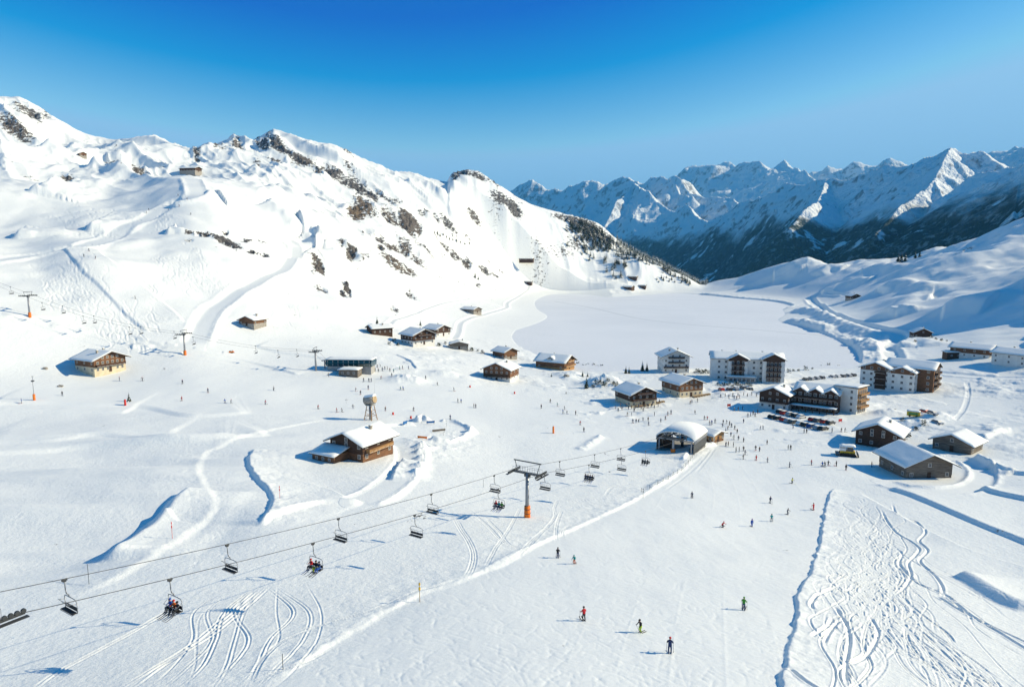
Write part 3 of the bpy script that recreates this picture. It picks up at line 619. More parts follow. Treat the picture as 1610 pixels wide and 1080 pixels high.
def mountain_material():
    m, nt, b = new_mat('mountain_snow_forest_rock'); n = N(nt)
    g = n.node('ShaderNodeNewGeometry'); sx = n.node('ShaderNodeSeparateXYZ'); n.link(g.outputs['Position'], sx.inputs[0]); nx = n.node('ShaderNodeSeparateXYZ'); n.link(g.outputs['Normal'], nx.inputs[0])
    big = n.noise(.0022, 5, .6); med = n.noise(.009, 5, .65); fine = n.noise(.012, 5, .62, stretch=((1, 1, .16), (0, 0, 0)))
    # trees below the tree line, broken by clearings and avalanche tracks
    level = n.math('ADD', sx.outputs[2], n.math('MULTIPLY', n.math('SUBTRACT', big, .5), -520))
    wood = n.ss(level, 250, 120)
    gaps = n.ss(n.math('ADD', n.math('MULTIPLY', big, .45), n.math('MULTIPLY', fine, .55)), .56, .61)
    wood = n.math('MULTIPLY', wood, n.math('SUBTRACT', 1, n.math('MULTIPLY', gaps, .85)))
    spot = n.ss(n.noise(.028, 4, .7), .34, .5)
    wood = n.math('MULTIPLY', wood, n.math('MULTIPLY_ADD', spot, .24, .76))
    steep = n.ss(n.math('ADD', nx.outputs[2], n.math('MULTIPLY', n.math('SUBTRACT', fine, .5), .5)), .74, .60)
    rocky = n.math('MULTIPLY', steep, n.ss(med, .46, .58))
    c = n.mix(n.math('MULTIPLY', rocky, .8), (.85, .875, .88), (.13, .125, .13)); c = n.mix(wood, c, (.028, .042, .030))
    n.link(c, b.inputs['Base Color']); b.inputs['Roughness'].default_value = .8; b.inputs['Specular IOR Level'].default_value = .1
    n.link(n.bump(n.math('ADD', fine, n.math('MULTIPLY', med, 2)), 22), b.inputs['Normal'])
    return m

# ------------------------------------------------------------------ things: helpers
_mats = {}
def mat(name, col, rough=.7, metal=0, spec=.3, var=.12, scale=1.5, stretch=None, col2=None, bump=0, local=True):
    """a plain painted / woven / cut surface with a little variation of its own colour"""
    if name in _mats: return _mats[name]
    m, nt, b = new_mat(name); n = N(nt)
    tc = n.node('ShaderNodeTexCoord').outputs['Object']
    f = n.noise(scale, 4, .6, vec=tc, stretch=(stretch, (0, 0, 0)) if stretch else None)
    c2 = col2 or tuple(c*(1-2.2*var) for c in col); c1 = tuple(min(1, c*(1+var)) for c in col)
    n.link(n.mix(n.ss(f, .32, .68), c1, c2), b.inputs['Base Color'])
    b.inputs['Roughness'].default_value = rough; b.inputs['Metallic'].default_value = metal; b.inputs['Specular IOR Level'].default_value = spec
    if bump: n.link(n.bump(f, bump), b.inputs['Normal'])
    _mats[name] = m; return m
def plank(name, c1, c2):
    return mat(name, c1, .75, scale=1.0, stretch=(.5, .5, 5.5), col2=c2, bump=.03)
M = dict(
 wood_dark=plank('dark_timber', (.085, .042, .024), (.036, .019, .012)), wood_brown=plank('brown_timber', (.20, .095, .045), (.085, .042, .022)), wood_tan=plank('honey_timber', (.42, .235, .095), (.22, .115, .045)),
 wood_grey=plank('weathered_timber', (.20, .165, .13), (.095, .078, .062)), plaster=mat('white_plaster', (.72, .70, .655), .8, var=.05, scale=.5), cream=mat('cream_plaster', (.62, .53, .37), .8, var=.07, scale=.5),
 stone=mat('rubble_stone', (.36, .33, .29), .85, var=.25, scale=2.2, bump=.05), snow=mat('roof_snow', (.86, .875, .86), .6, var=.012, scale=.8, bump=.05), steel=mat('galvanised_steel', (.30, .31, .33), .45, .6, .5, .08, 2),
 darkmetal=mat('dark_metal', (.055, .06, .065), .5, .3, .5, .1, 2), orange=mat('orange_pad', (.85, .20, .02), .6, var=.08), red=mat('red_plastic', (.62, .03, .02), .5, var=.06), glass=mat('window_glass', (.035, .05, .07), .12, 0, .6, .1, .6), frame=mat('window_frame', (.62, .58, .52), .6, var=.05),
 roofdark=mat('roof_boards', (.09, .07, .058), .8, var=.1), black=mat('black_vinyl', (.018, .019, .022), .5, var=.1), rubber=mat('rubber', (.02, .02, .02), .8), cable=mat('steel_rope', (.09, .092, .10), .55, .5, .4), teal=mat('teal_glass', (.012, .05, .065), .12, 0, .8, .2, .4),
 skin=mat('skin', (.5, .27, .18), .55), needles=mat('fir_needles', (.022, .042, .022), .8, var=.3, scale=.9), bark=mat('bark', (.09, .06, .04), .9), concrete=mat('concrete', (.38, .37, .35), .8, var=.08), yellow=mat('yellow_paint', (.75, .48, .03), .45),
 netting=mat('orange_net', (.75, .22, .05), .8), tarp=mat('blue_tarp', (.03, .16, .42), .6), tanboard=mat('board', (.45, .33, .2), .8), lampglass=mat('lamp_lens', (.7, .7, .68), .2), white=mat('white_paint', (.78, .78, .77), .4, var=.03))
CL = {}
def cloth(k):
    cols = dict(black=(.02,.02,.024), navy=(.018,.04,.12), blue=(.02,.10,.42), red=(.55,.025,.03), green=(.07,.30,.03), yellow=(.62,.60,.02), teal=(.0,.33,.32), white=(.72,.72,.72), grey=(.17,.18,.20), orange=(.72,.14,.02), brown=(.13,.08,.05), pink=(.6,.06,.2), purple=(.13,.05,.30), lime=(.5,.68,.04))
    return mat('cloth_' + k, cols[k], .8, var=.12, scale=5)
class MB:
    def __init__(s): s.v = []; s.f = []; s.m = []; s.mi = 0
    def add(s, vs, fs):
        k = len(s.v); s.v += [tuple(v) for v in vs]; s.f += [tuple(i + k for i in f) for f in fs]; s.m += [s.mi]*len(fs); return s
    def box(s, c, d, rz=0, rx=0, ry=0):
        x, y, z = (q/2 for q in d); R_ = Matrix.Rotation(rz, 3, 'Z') @ Matrix.Rotation(ry, 3, 'Y') @ Matrix.Rotation(rx, 3, 'X'); C_ = Vector(c)
        vs = [C_ + R_ @ Vector(p) for p in ((-x,-y,-z),(x,-y,-z),(x,y,-z),(-x,y,-z),(-x,-y,z),(x,-y,z),(x,y,z),(-x,y,z))]
        return s.add(vs, [(0,3,2,1),(4,5,6,7),(0,1,5,4),(1,2,6,5),(2,3,7,6),(3,0,4,7)])
    def tube(s, p, q, r, r2=None, n=8, cap=True):
        p, q = Vector(p), Vector(q); d = q - p
        if d.length < 1e-6: return s
        d.normalize(); a = d.orthogonal().normalized(); b = d.cross(a); r2 = r if r2 is None else r2
        vs = [p + (a*math.cos(t) + b*math.sin(t))*r for t in [2*math.pi*i/n for i in range(n)]] + [q + (a*math.cos(t) + b*math.sin(t))*r2 for t in [2*math.pi*i/n for i in range(n)]]
        fs = [(i, (i+1) % n, n+(i+1) % n, n+i) for i in range(n)]
        if cap: fs += [tuple(range(n))[::-1], tuple(range(n, 2*n))]
        return s.add(vs, fs)
    def pipe(s, pts, r, n=8):
        for a, b in zip(pts[:-1], pts[1:]): s.tube(a, b, r, n=n)
        return s
    def prism(s, prof, y0, y1):
        """profile in x-z swept along y"""
        n = len(prof); vs = [(x, y0, z) for x, z in prof] + [(x, y1, z) for x, z in prof]
        return s.add(vs, [(i, (i+1) % n, n+(i+1) % n, n+i) for i in range(n)] + [tuple(range(n))[::-1], tuple(range(n, 2*n))])
    def mesh(s, name, mats, smooth=False):
        me = bpy.data.meshes.new(name); me.from_pydata(s.v, [], s.f)
        bm = bmesh.new(); bm.from_mesh(me); bmesh.ops.recalc_face_normals(bm, faces=bm.faces); bm.to_mesh(me); bm.free()
        for m in (mats if isinstance(mats, (list, tuple)) else [mats]): me.materials.append(m)
        if isinstance(mats, (list, tuple)) and len(me.polygons) == len(s.m): me.polygons.foreach_set('material_index', s.m)
        if smooth: me.polygons.foreach_set('use_smooth', [True]*len(me.polygons))
        me.update(); return me
    def build(s, name, mats, parent=None, smooth=False):
        o = bpy.data.objects.new(name, s.mesh(name, mats, smooth)); COL.objects.link(o)
        if parent is not None: o.parent = parent
        return o
def tag(o, label=None, cat=None, group=None, kind=None):
    if label and len(label.split()) > 15: print('LONG', len(label.split()), label)
    for k, v in (('label', label), ('category', cat), ('group', group), ('kind', kind)):
        if v: o[k] = v
    return o
def empty(name, loc=(0, 0, 0), rz=0):
    o = bpy.data.objects.new(name, None); COL.objects.link(o); o.location = loc; o.rotation_euler = (0, 0, rz); o.empty_display_size = .3; return o
def kids(o): return [c for c in o.children]
def copy_tree(o, parent=None):
    c = o.copy(); COL.objects.link(c)
    if parent is not None: c.parent = parent
    for k in kids(o): copy_tree(k, c)
    return c
def mesh_obj(name, me, parent=None):
    o = bpy.data.objects.new(name, me); COL.objects.link(o)
    if parent is not None: o.parent = parent
    return o
def at(px, py, dz=0):
    x, y, z = hit(px, py); return Vector((x, y, z + dz))
def scale_at(px, py):
    x, y, z = hit(px, py); return (y*CP - z*SP) / F                    # metres per photo pixel
ORD = 'first second third fourth fifth sixth seventh eighth ninth tenth eleventh twelfth thirteenth fourteenth fifteenth sixteenth seventeenth eighteenth nineteenth twentieth'.split()

# ------------------------------------------------------------------ roofs, windows, whole chalets
def snow_sheet(prof, y0, y1, th, seed, nx=9, ny=12):
    """a soft slab of snow: prof is the roof line (x, z) left eave .. ridge .. right eave"""
    r = random.Random(seed); b = MB(); xs = [p[0] for p in prof]; zs = [p[1] for p in prof]; pts = []
    L0 = xs[0]; L1 = xs[-1]; NX = nx*2
    def zr(x): return float(np.interp(x, xs, zs))
    g = [[0]*(ny+1) for _ in range(NX+1)]
    for i in range(NX+1):
        for j in range(ny+1):
            u = i/NX; v = j/ny; x = L0 + (L1-L0)*u; y = y0 + (y1-y0)*v
            e = min(u, 1-u, v*.8, (1-v)*.8); k = min(1, .35 + e*9)
            g[i][j] = (x + (r.random()-.5)*.1, y + (r.random()-.5)*.1, zr(x) + th*k*(.85+.3*r.random()))
    vs = [g[i][j] for i in range(NX+1) for j in range(ny+1)]; n1 = len(vs)
    vs += [(L0 + (L1-L0)*i/NX, y0 + (y1-y0)*j/ny, zr(L0 + (L1-L0)*i/NX) - .01) for i in range(NX+1) for j in range(ny+1)]
    I = lambda i, j: i*(ny+1)+j
    fs = [(I(i,j), I(i+1,j), I(i+1,j+1), I(i,j+1)) for i in range(NX) for j in range(ny)]
    fs += [tuple(n1+q for q in f[::-1]) for f in list(fs)]
    for i in range(NX): fs += [(I(i,0), n1+I(i,0), n1+I(i+1,0), I(i+1,0)), (I(i,ny), I(i+1,ny), n1+I(i+1,ny), n1+I(i,ny))]
    for j in range(ny): fs += [(I(0,j), I(0,j+1), n1+I(0,j+1), n1+I(0,j)), (I(NX,j), n1+I(NX,j), n1+I(NX,j+1), I(NX,j+1))]
    return b.add(vs, fs)
_wm = {}
def window_mesh(w, h):
    k = (round(w,2), round(h,2))
    if k not in _wm:
        f = MB(); t = .09
        f.box((0,-.03,h/2-t/2),(w,.08,t)); f.box((0,-.03,-h/2+t/2),(w+.1,.12,t)); f.box((-w/2+t/2,-.03,0),(t,.08,h-2*t)); f.box((w/2-t/2,-.03,0),(t,.08,h-2*t)); f.box((0,-.03,0),(t*.6,.07,h-2*t))
        g = MB().box((0,0,0),(w-2*t+.02,.03,h-2*t+.02)); _wm[k] = (f.mesh('window', M['frame']), g.mesh('pane', M['glass']))
    return _wm[k]
def facing(f, px):
    """bearing read off the picture -> bearing on the ground"""
    t = (px - 805)/1083; return math.degrees(math.atan2(math.sin(R(f)), math.cos(R(f)) + t*math.sin(R(f))))
def window(root, x, y, z, rz, w=.95, h=1.15, pane=True):
    f, g = window_mesh(w, h); o = mesh_obj('window', f, root); o.location = (x, y, z); o.rotation_euler = (0, 0, rz)
    if pane: mesh_obj('pane', g, o)
    return o
def balcony(root, x, y, z, rz, w, dep=1.1, m='wood_dark', pan=True):
    b = MB(); b.box((0,-dep/2,0),(w,dep,.14)); b.box((0,-dep,.98),(w,.09,.1))
    if pan: b.box((0,-dep,.5),(w,.05,.62))
    for i in range(max(2, int(w/1.6))+1):
        b.box((-w/2+.05+(w-.1)*i/max(2, int(w/1.6)),-dep,.5),(.08,.08,1))
    for s in (-1,1): b.box((s*(w/2-.03),-dep/2,.5),(.06,dep,.75))
    o = b.build('balcony', M[m], root); o.location = (x, y, z); o.rotation_euler = (0,0,rz)
    s_ = MB().box((0,-dep*.55,.12),(w*.96,dep*.75,.1)).build('balcony_snow', M['snow'], o); return o
def chimney(root, x, y, z, h=1.3):
    c = MB().box((0,0,h/2),(.7,.7,h)).box((0,0,h+.05),(.9,.9,.12)).build('chimney', M['stone'], root); c.location = (x,y,z)
    MB().box((0,0,h+.22),(.75,.75,.2)).build('snow_cap', M['snow'], c)
def chalet(px, py, face, w, l, h=5.2, pitch=.42, wall='wood_brown', base='plaster', bh=2.4, over=1.0, th=.45, label='', cat='chalet', group=None, name='chalet', win=(3,2), side=3, bal=1, chim=1, door=True, seed=1, dorm=0, lz=0, balm='wood_dark', sides=(1,1)):
    """local frame: front gable looks along -y; face = compass of that gable in degrees (0 = +x, -90 = towards the camera)"""
    face = facing(face, px); p = at(px, py); root = empty(name, p + Vector((0,0,lz)), R(face + 90)); tag(root, label, cat, group)
    pk = h + w/2*pitch; r = random.Random(seed)
    MB().box((0,0,(bh-4)/2),(w,l,bh+4)).build('base_wall', M[base], root)
    MB().prism([(-w/2-.06,bh),(w/2+.06,bh),(w/2+.06,h),(0,pk+.02),(-w/2-.06,h)], -l/2-.06, l/2+.06).build('upper_wall', M[wall], root)
    ew = w/2 + over; ez = h - over*pitch
    t_ = .22; rf = MB().prism([(-ew,ez),(0,pk),(ew,ez),(ew,ez+t_),(0,pk+t_),(-ew,ez+t_)], -l/2-over*1.1, l/2+over).build('roof', M['roofdark'], root)
    sn = snow_sheet([(-ew-.12,ez+t_),(0,pk+t_),(ew+.12,ez+t_)], -l/2-over*1.1-.1, l/2+over+.1, th*.72, seed).build('roof_snow', M['snow'], root, True)
    if chim: 
        for k in range(chim): chimney(root, w*(.18 if k == 0 else -.2), l*(.1-.3*k), h + w*.3*pitch, 1.5)
    nf, rows = win
    fy = -l/2 - .07
    for rw in range(rows + (1 if pk - h > 2.0 else 0)):
        z = 1.45 + rw*2.65
        if z > h - .3: n_ = max(1, nf-2); z = min(z, h+.55); 
        else: n_ = nf
        for i in range(n_):
            x = (i - (n_-1)/2)*(w*.78/max(nf-1,1)) if nf > 1 else 0
            if rw == 0 and door and i == n_//2 : continue
            window(root, x, fy + (0 if z > bh else .06), z, 0); window(root, -x, l/2 + .07, z, math.pi, pane=False)
    if door:
        d = MB().box((0,-.04,1.02),(1.1,.1,2.05)).build('door', M['wood_dark'], root); d.location = (0,-l/2-.01,.05)
    for sd, on in ((-1, sides[0]), (1, sides[1])):
        if not on: continue
        for rw in range(rows):
            z = 1.45 + rw*2.65
            if z > h - .6: continue
            for i in range(side):
                y = (i - (side-1)/2)*(l*.76/max(side-1,1)); window(root, sd*(w/2 + (.07 if z > bh else .01)), y, z, sd*math.pi/2)
    for k in range(bal): balcony(root, 0, -l/2-.07, bh + .1 + 2.65*k, 0, w*(.92 if k == 0 else .6), m=balm)
    if dorm:
        MB().prism([(-1.9,h-.6),(1.9,h-.6),(1.9,h+1.3),(0,h+2.4),(-1.9,h+1.3)], 0, w*.45).build('dormer_wall', M['wood_dark'], root)
        for o in list(root.children)[-1:]: o.rotation_euler = (0,0,R(90)*dorm); o.location = ((w/2-.4)*dorm,0,0)
        ds = snow_sheet([(-2.5,h+1.05),(0,h+2.55),(2.5,h+1.05)], -.5, w*.42, .4, seed+5, 4, 5).build('dormer_snow', M['snow'], root, True); ds.rotation_euler = (0,0,R(90)*dorm); ds.location = ((w/2-.4)*dorm,0,0)
        for q in (-.8,.8): window(root, (w/2-.32)*dorm, q, h+.6, dorm*math.pi/2)
    return root
# ------------------------------------------------------------------ hotels made of several gabled volumes
def volume(root, x, y, w, l, h, pitch, rz, wall='plaster', over=.8, th=.45, seed=1, front=None, cols=4, rows=4, side=3, gable=None, sides=(1,1), bh=None, wz=1.5):
    """one wing; rz = rotation of its gable front (-y) inside the building. front: 'bal' = full width timber balcony bay, 'win' = windows"""
    g = empty('wing', (x, y, 0), rz); g.parent = root; pk = h + w/2*pitch
    MB().prism([(-w/2,-4),(w/2,-4),(w/2,h),(0,pk),(-w/2,h)], -l/2, l/2).build('wall', M[wall], g)
    ew = w/2+over; ez = h-over*pitch; t_ = .2
    MB().prism([(-ew,ez),(0,pk),(ew,ez),(ew,ez+t_),(0,pk+t_),(-ew,ez+t_)], -l/2-over, l/2+over).build('roof', M['roofdark'], g)
    snow_sheet([(-ew-.1,ez+t_),(0,pk+t_),(ew+.1,ez+t_)], -l/2-over-.1, l/2+over+.1, th, seed).build('roof_snow', M['snow'], g, True)
    if gable: MB().prism([(-w/2*.985,h-1.0),(w/2*.985,h-1.0),(w/2*.985,h),(0,pk-.05),(-w/2*.985,h)], -l/2-.1, -l/2+.05).build('gable_boards', M[gable], g)
    if front == 'bal':
        bw = w*.66; MB().box((0,-l/2-.03,h/2+.3),(bw,.12,h-.6)).build('timber_bay', M['wood_dark'], g)
        for r_ in range(1, rows):
            balcony(g, 0, -l/2-.05, r_*2.75, 0, bw, 1.2)
        for r_ in range(rows):
            for i in range(cols): window(g, (i-(cols-1)/2)*bw*.82/max(cols-1,1), -l/2-.1, wz + r_*2.75, 0, 1.1, 1.7, True)
    else:
        for r_ in range(rows):
            for i in range(cols): window(g, (i-(cols-1)/2)*w*.74/max(cols-1,1), -l/2-.03-(.1 if gable and wz+r_*2.75 > h-1 else 0), wz + r_*2.75, 0, 1.15, 1.25)
    for sd, on in ((-1, sides[0]), (1, sides[1])):
        if on:
            for r_ in range(rows):
                for i in range(side): window(g, sd*(w/2+.03), (i-(side-1)/2)*l*.78/max(side-1,1), wz + r_*2.75, sd*math.pi/2, 1.15, 1.25)
    return g
def flatten_wings(root):
    """wings are only a drawing aid: hand their parts to the building itself"""
    bpy.context.view_layer.update()
    for g in list(root.children):
        if g.name.startswith('wing'):
            for c in list(g.children):
                m = g.matrix_local @ c.matrix_local; c.parent = root; c.matrix_local = m
            bpy.data.objects.remove(g)
# ---- the chalets and barns, one by one
chalet(570, 714, -128, 11, 12, 4.9, .42, 'wood_dark', 'wood_brown', 2.2, 1.3, .55, 'dark timber chalet with a low side shed on the knoll by the winding piste', 'chalet', win=(3,2), side=3, bal=0, chim=1, seed=3)
MAIN = bpy.context.scene.objects['chalet']
MB().box((-3.2,-8.6,.3),(7.6,5.2,4.4)).build('annex', M['wood_brown'], MAIN)
_s = snow_sheet([(-3.3,2.35),(2.7,3.7)], -4.5, 4.5, .35, 9, 4, 6).build('annex_snow', M['snow'], MAIN, True); _s.location = (-3.2,-8.6,0); _s.rotation_euler = (0,0,R(90))
_s = MB().prism([(-3.2,2.1),(2.6,3.45),(2.6,3.6),(-3.2,2.3)], -4.3, 4.3).build('annex_roof', M['roofdark'], MAIN); _s.location = (-3.2,-8.6,0); _s.rotation_euler = (0,0,R(90))
for i in range(3): window(MAIN, -5.4+2.2*i, -11.23, 1.3, 0, .8, .8)
def side_balc(root, w, l, z, m='wood_tan', f=.8): balcony(root, w/2+.07, 0, z, R(90), l*f, 1.2, m)
side_balc(MAIN, 11, 12, 2.4)
chalet(159, 582, -38, 13, 13, 5.6, .40, 'wood_brown', 'cream', 2.5, 1.6, .45, 'brown timber chalet with sunlit gable, alone on the left meadow', win=(6,2), side=3, bal=1, chim=2, seed=4, sides=(1,0))
chalet(398, 511, -125, 9, 10, 3.1, .40, 'wood_brown', 'stone', 1.2, .9, .4, 'small wooden hut on the slope beside the curving cat track', 'hut', name='hut', win=(2,1), side=2, bal=0, seed=5)
chalet(300, 271, -15, 11, 19, 3.6, .30, 'wood_dark', 'stone', 1.2, 1.0, .45, 'long dark mountain hut on the shelf at the top of the upper piste', 'hut', name='hut', win=(3,1), side=5, bal=0, seed=6)
chalet(129, 246, -60, 7, 8, 2.6, .5, 'wood_brown', 'stone', .8, .7, .12, 'tiny reddish hut high on the left slope under the rocky summit', 'hut', name='hut', win=(2,1), side=2, bal=0, chim=0, seed=7)
chalet(597, 524, -150, 9, 13, 3.6, .38, 'wood_dark', 'wood_dark', 1.2, .9, .45, 'low dark chalet with a fir behind it, leftmost of the hamlet below the hill', win=(2,1), side=4, bal=0, seed=8)
chalet(657, 540, -55, 15, 14, 6.0, .40, 'wood_dark', 'plaster', 2.6, 1.3, .45, 'largest chalet of the left hamlet, dark timber over white with balconies', win=(4,2), side=4, bal=2, seed=9, sides=(1,0))
chalet(687, 527, -48, 12, 14, 4.8, .40, 'wood_dark', 'plaster', 2.2, 1.0, .45, 'chalet just behind the largest one of the left hamlet, its gable to the right', win=(3,2), side=3, bal=0, seed=10)
chalet(722, 548, -90, 11, 9, 3.3, .25, 'wood_grey', 'stone', 1.8, .9, .6, 'squat stone hut under rounded snow, rightmost of the left hamlet', 'hut', name='hut', win=(3,1), side=2, bal=0, seed=11)
chalet(741, 491, -40, 11, 16, 3.2, .35, 'wood_grey', 'stone', 1.2, .8, .4, 'grey farm hut above the bend of the narrow road', 'hut', name='hut', win=(3,1), side=3, bal=0, seed=12)
chalet(794, 562, -50, 10, 11, 4.2, .40, 'wood_brown', 'stone', 1.2, 1.1, .45, 'small brown chalet half hidden behind the red-brown one near the lake shore', win=(3,1), side=2, bal=0, seed=13)
chalet(788, 595, -112, 14, 12, 5.6, .42, 'wood_brown', 'plaster', 1.6, 1.2, .5, 'red-brown chalet facing the piste with rows of white windows', win=(5,2), side=3, bal=1, seed=14)
chalet(873, 578, -30, 13, 18, 4.6, .48, 'wood_brown', 'wood_tan', 1.4, 1.3, .45, 'broad chalet on the lake shore with a gabled dormer in its snowy roof', win=(4,2), side=2, bal=2, seed=15, dorm=-1, balm='wood_tan', sides=(1,1))
chalet(999, 634, -60, 12.5, 13, 5.6, .42, 'wood_dark', 'cream', 2.5, 1.3, .45, 'crowded inn with dark timber over a cream ground floor, left of the lift station', 'inn', name='inn', win=(4,2), side=2, bal=2, seed=16, sides=(1,0))
chalet(1072, 619, -57, 12.5, 14, 6.0, .38, 'wood_brown', 'cream', 2.6, 1.2, .45, 'brown inn with a cream ground floor, between the crowded inn and the big hotel', 'inn', name='inn', win=(5,2), side=3, bal=0, seed=17)
chalet(1058, 583, -76, 14.5, 13, 9.2, .44, 'plaster', 'plaster', 2.6, 1.6, .4, 'white four storey guesthouse with dark balconies on the lake shore', 'guesthouse', name='guesthouse', win=(4,3), side=3, bal=3, chim=2, seed=18)
chalet(1222, 640, -112, 11.5, 11, 6.6, .44, 'wood_dark', 'plaster', 2.7, 1.1, .45, 'dark timber chalet standing against the left end of the dark hotel', win=(4,2), side=3, bal=1, seed=19)
chalet(1529, 561, -34, 11, 19, 5.4, .36, 'wood_brown', 'plaster', 2.4, 1.2, .4, 'long chalet with a snow covered lean-to below the shaded slope on the right', win=(3,2), side=4, bal=1, seed=20)
chalet(1595, 572, -38, 12, 16, 5.6, .36, 'plaster', 'plaster', 2.4, .9, .4, 'white house cut by the right edge of the picture', 'house', name='house', win=(3,2), side=3, bal=1, seed=21)
chalet(1447, 530, -70, 11, 10, 3.8, .48, 'wood_dark', 'stone', 1.0, 1.0, .4, 'small dark chalet beside the bend of the sunken road', win=(2,1), side=2, bal=0, seed=22)
chalet(1341, 470, -60, 11, 12, 3.5, .42, 'wood_dark', 'stone', 1.0, .8, .35, 'lone dark hut on the rise where the lake road turns', 'hut', name='hut', win=(2,1), side=2, bal=0, seed=23)
chalet(1384, 697, -104, 13, 12, 4.8, .46, 'wood_dark', 'wood_dark', 2.3, 1.2, .65, 'dark chalet buried in snow behind the yellow machine', win=(4,2), side=3, bal=0, chim=1, seed=24)
chalet(1437, 742, -58, 13, 13, 4.3, .44, 'wood_grey', 'wood_grey', 1.2, 1.5, .5, 'weathered barn with snow on its left roof slope, inside the bend of the lane', 'barn', name='barn', win=(3,1), side=3, bal=0, chim=0, seed=25, sides=(1,1))
chalet(1505, 706, -122, 11, 10, 3.3, .42, 'wood_grey', 'wood_grey', 1.2, 1.1, .5, 'smaller weathered barn uphill of the lane, farther right than the other', 'barn', name='barn', win=(2,1), side=2, bal=0, chim=0, seed=26)
for px_, py_, f_, w_, l_, lb in ((828,409,-15,10,24,'long low farm building on the terrace at the foot of the rocky flank'), (829,445,-15,9,16,'low hut beside the path on the far left shore'), (995,437,-20,10,15,'dark hut on the flank of the round snow knoll across the lake'),
    (988,453,-30,13,17,'snow covered hut at the water line below the round knoll'), (1010,451,-20,9,12,'small dark shed right of the snow covered hut at the far shore')):
    chalet(px_, py_, f_, w_, l_, 3.2, .32, 'wood_dark', 'wood_dark', 1.0, .8, .5, lb, 'hut', name='hut', win=(2,1), side=3, bal=0, chim=0, seed=int(px_), lz=-.8)
# ---- the big white hotel on the shore
def hotel(name, px, py, face, label, cat='hotel'):
    p = at(px, py); o = empty(name, p, R(facing(face, px) + 90)); tag(o, label, cat); return o
h1 = hotel('hotel', 1172, 597, -84, 'long white hotel on the lake shore with two dark timber balcony gables')
volume(h1, 0, 2, 12, 35, 11.4, .42, R(90), front='win', cols=3, rows=4, side=9, seed=31, sides=(1,1))
volume(h1, -4.5, -4.4, 9.5, 3.2, 11.4, .5, 0, front='bal', cols=3, rows=4, seed=32, gable='wood_dark', sides=(0,0), over=.9)
volume(h1, 12.5, -5.0, 10.5, 4.4, 12.0, .5, 0, front='bal', cols=4, rows=4, seed=33, gable='wood_dark', sides=(0,1), over=.9)
MB().prism([(-7,0),(7,0),(7,2.9),(-7,2.9)], -3, 0).build('terrace_hall', M['concrete'], h1).location = (-3,-6.2,0)
snow_sheet([(-7.4,2.95),(7.4,2.95)], -3.4, .1, .45, 5, 6, 4).build('terrace_snow', M['snow'], h1, True).location = (-3,-6.2,0)
for i in range(6): window(h1, -8+2.1*i, -9.25, 1.4, 0, 1.6, 1.7)
for x in (-12,-5,8): chimney(h1, x, 3, 13.2, 1.4)
flatten_wings(h1)
h2 = hotel('hotel', 1403, 610, -112, 'white and brown hotel with stepped gables, the farthest right of the large ones')
volume(h2, 7, 4.5, 12, 20, 10.8, .44, R(90), wall='wood_brown', front='bal', cols=3, rows=4, side=4, seed=41, sides=(1,1))
volume(h2, -6, 0, 13, 14, 9.6, .40, 0, front='win', cols=4, rows=4, side=4, seed=42, gable='wood_brown', sides=(1,1))
volume(h2, 5.5, -1, 10, 12, 9.2, .40, 0, front='win', cols=3, rows=4, side=3, seed=43, gable='wood_brown', sides=(0,1))
MB().box((0,-.04,4.3),(4.6,.3,8.4)).build('timber_bay', M['wood_dark'], h2).location = (-3.6,-7.0,0)
for k in range(3): balcony(h2, -3.6, -7.2, 2.75*(k+1)-.6, 0, 4.8, 1.3)
chimney(h2, -5, 2, 11.2, 1.5); flatten_wings(h2)
h3 = hotel('hotel', 1284, 643, -104, 'dark hotel front with three snowy gables and full width balconies above the parked cars')
volume(h3, 0, 4, 11, 17, 7.6, .4, R(90), wall='wood_dark', front='win', cols=2, rows=2, side=2, seed=51, sides=(0,0))
for i, x in enumerate((-5.8, 0, 5.8)): volume(h3, x, -1.6, 5.8, 6, 7.4, .62, 0, wall='wood_dark', front='win', cols=3, rows=3, side=1, seed=52+i, sides=(0,0), over=.5, wz=1.3)
for k in range(2): balcony(h3, 0, -4.7, 2.65*(k+1)-.2, 0, 16.8, 1.5)
MB().box((0,-7.2,2.35),(17,3.4,.2)).build('porch_roof', M['roofdark'], h3)
snow_sheet([(-8.8,2.5),(8.8,2.5)], -9, -5.4, .4, 57, 7, 4).build('porch_snow', M['snow'], h3, True)
for i in range(7): MB().box((-8+16/6*i,-8.6,1.1),(.28,.28,2.4)).build('porch_post', M['wood_dark'], h3)
flatten_wings(h3)
h4 = hotel('apartment_block', 1336, 646, -128, 'white flat roofed block with timber balconies at the right end of the dark hotel', 'building')
MB().box((0,0,3.2),(9.2,8.6,14.6)).build('wall', M['plaster'], h4)
snow_sheet([(-5.1,10.6),(5.1,10.9)], -4.9, 4.9, .4, 61, 6, 7).build('roof_snow', M['snow'], h4, True)
MB().box((0,0,10.55),(10,9.6,.2)).build('roof', M['roofdark'], h4)
MB().box((4.64,0,6),(.14,7.6,8.4)).build('timber_front', M['wood_tan'], h4)
for k in range(3): balcony(h4, 4.72, 0, 2.3+2.6*k, R(90), 7.4, 1.2, 'wood_tan')
for k in range(4):
    for y in (-2.6,-.9,.9,2.6): window(h4, 4.73, y, 1.1+2.6*k, R(90), .9, 1.5)
    for x in (-2.6,2.4): window(h4, x, -4.33, 1.4+2.5*k, 0, 1, 1.2)
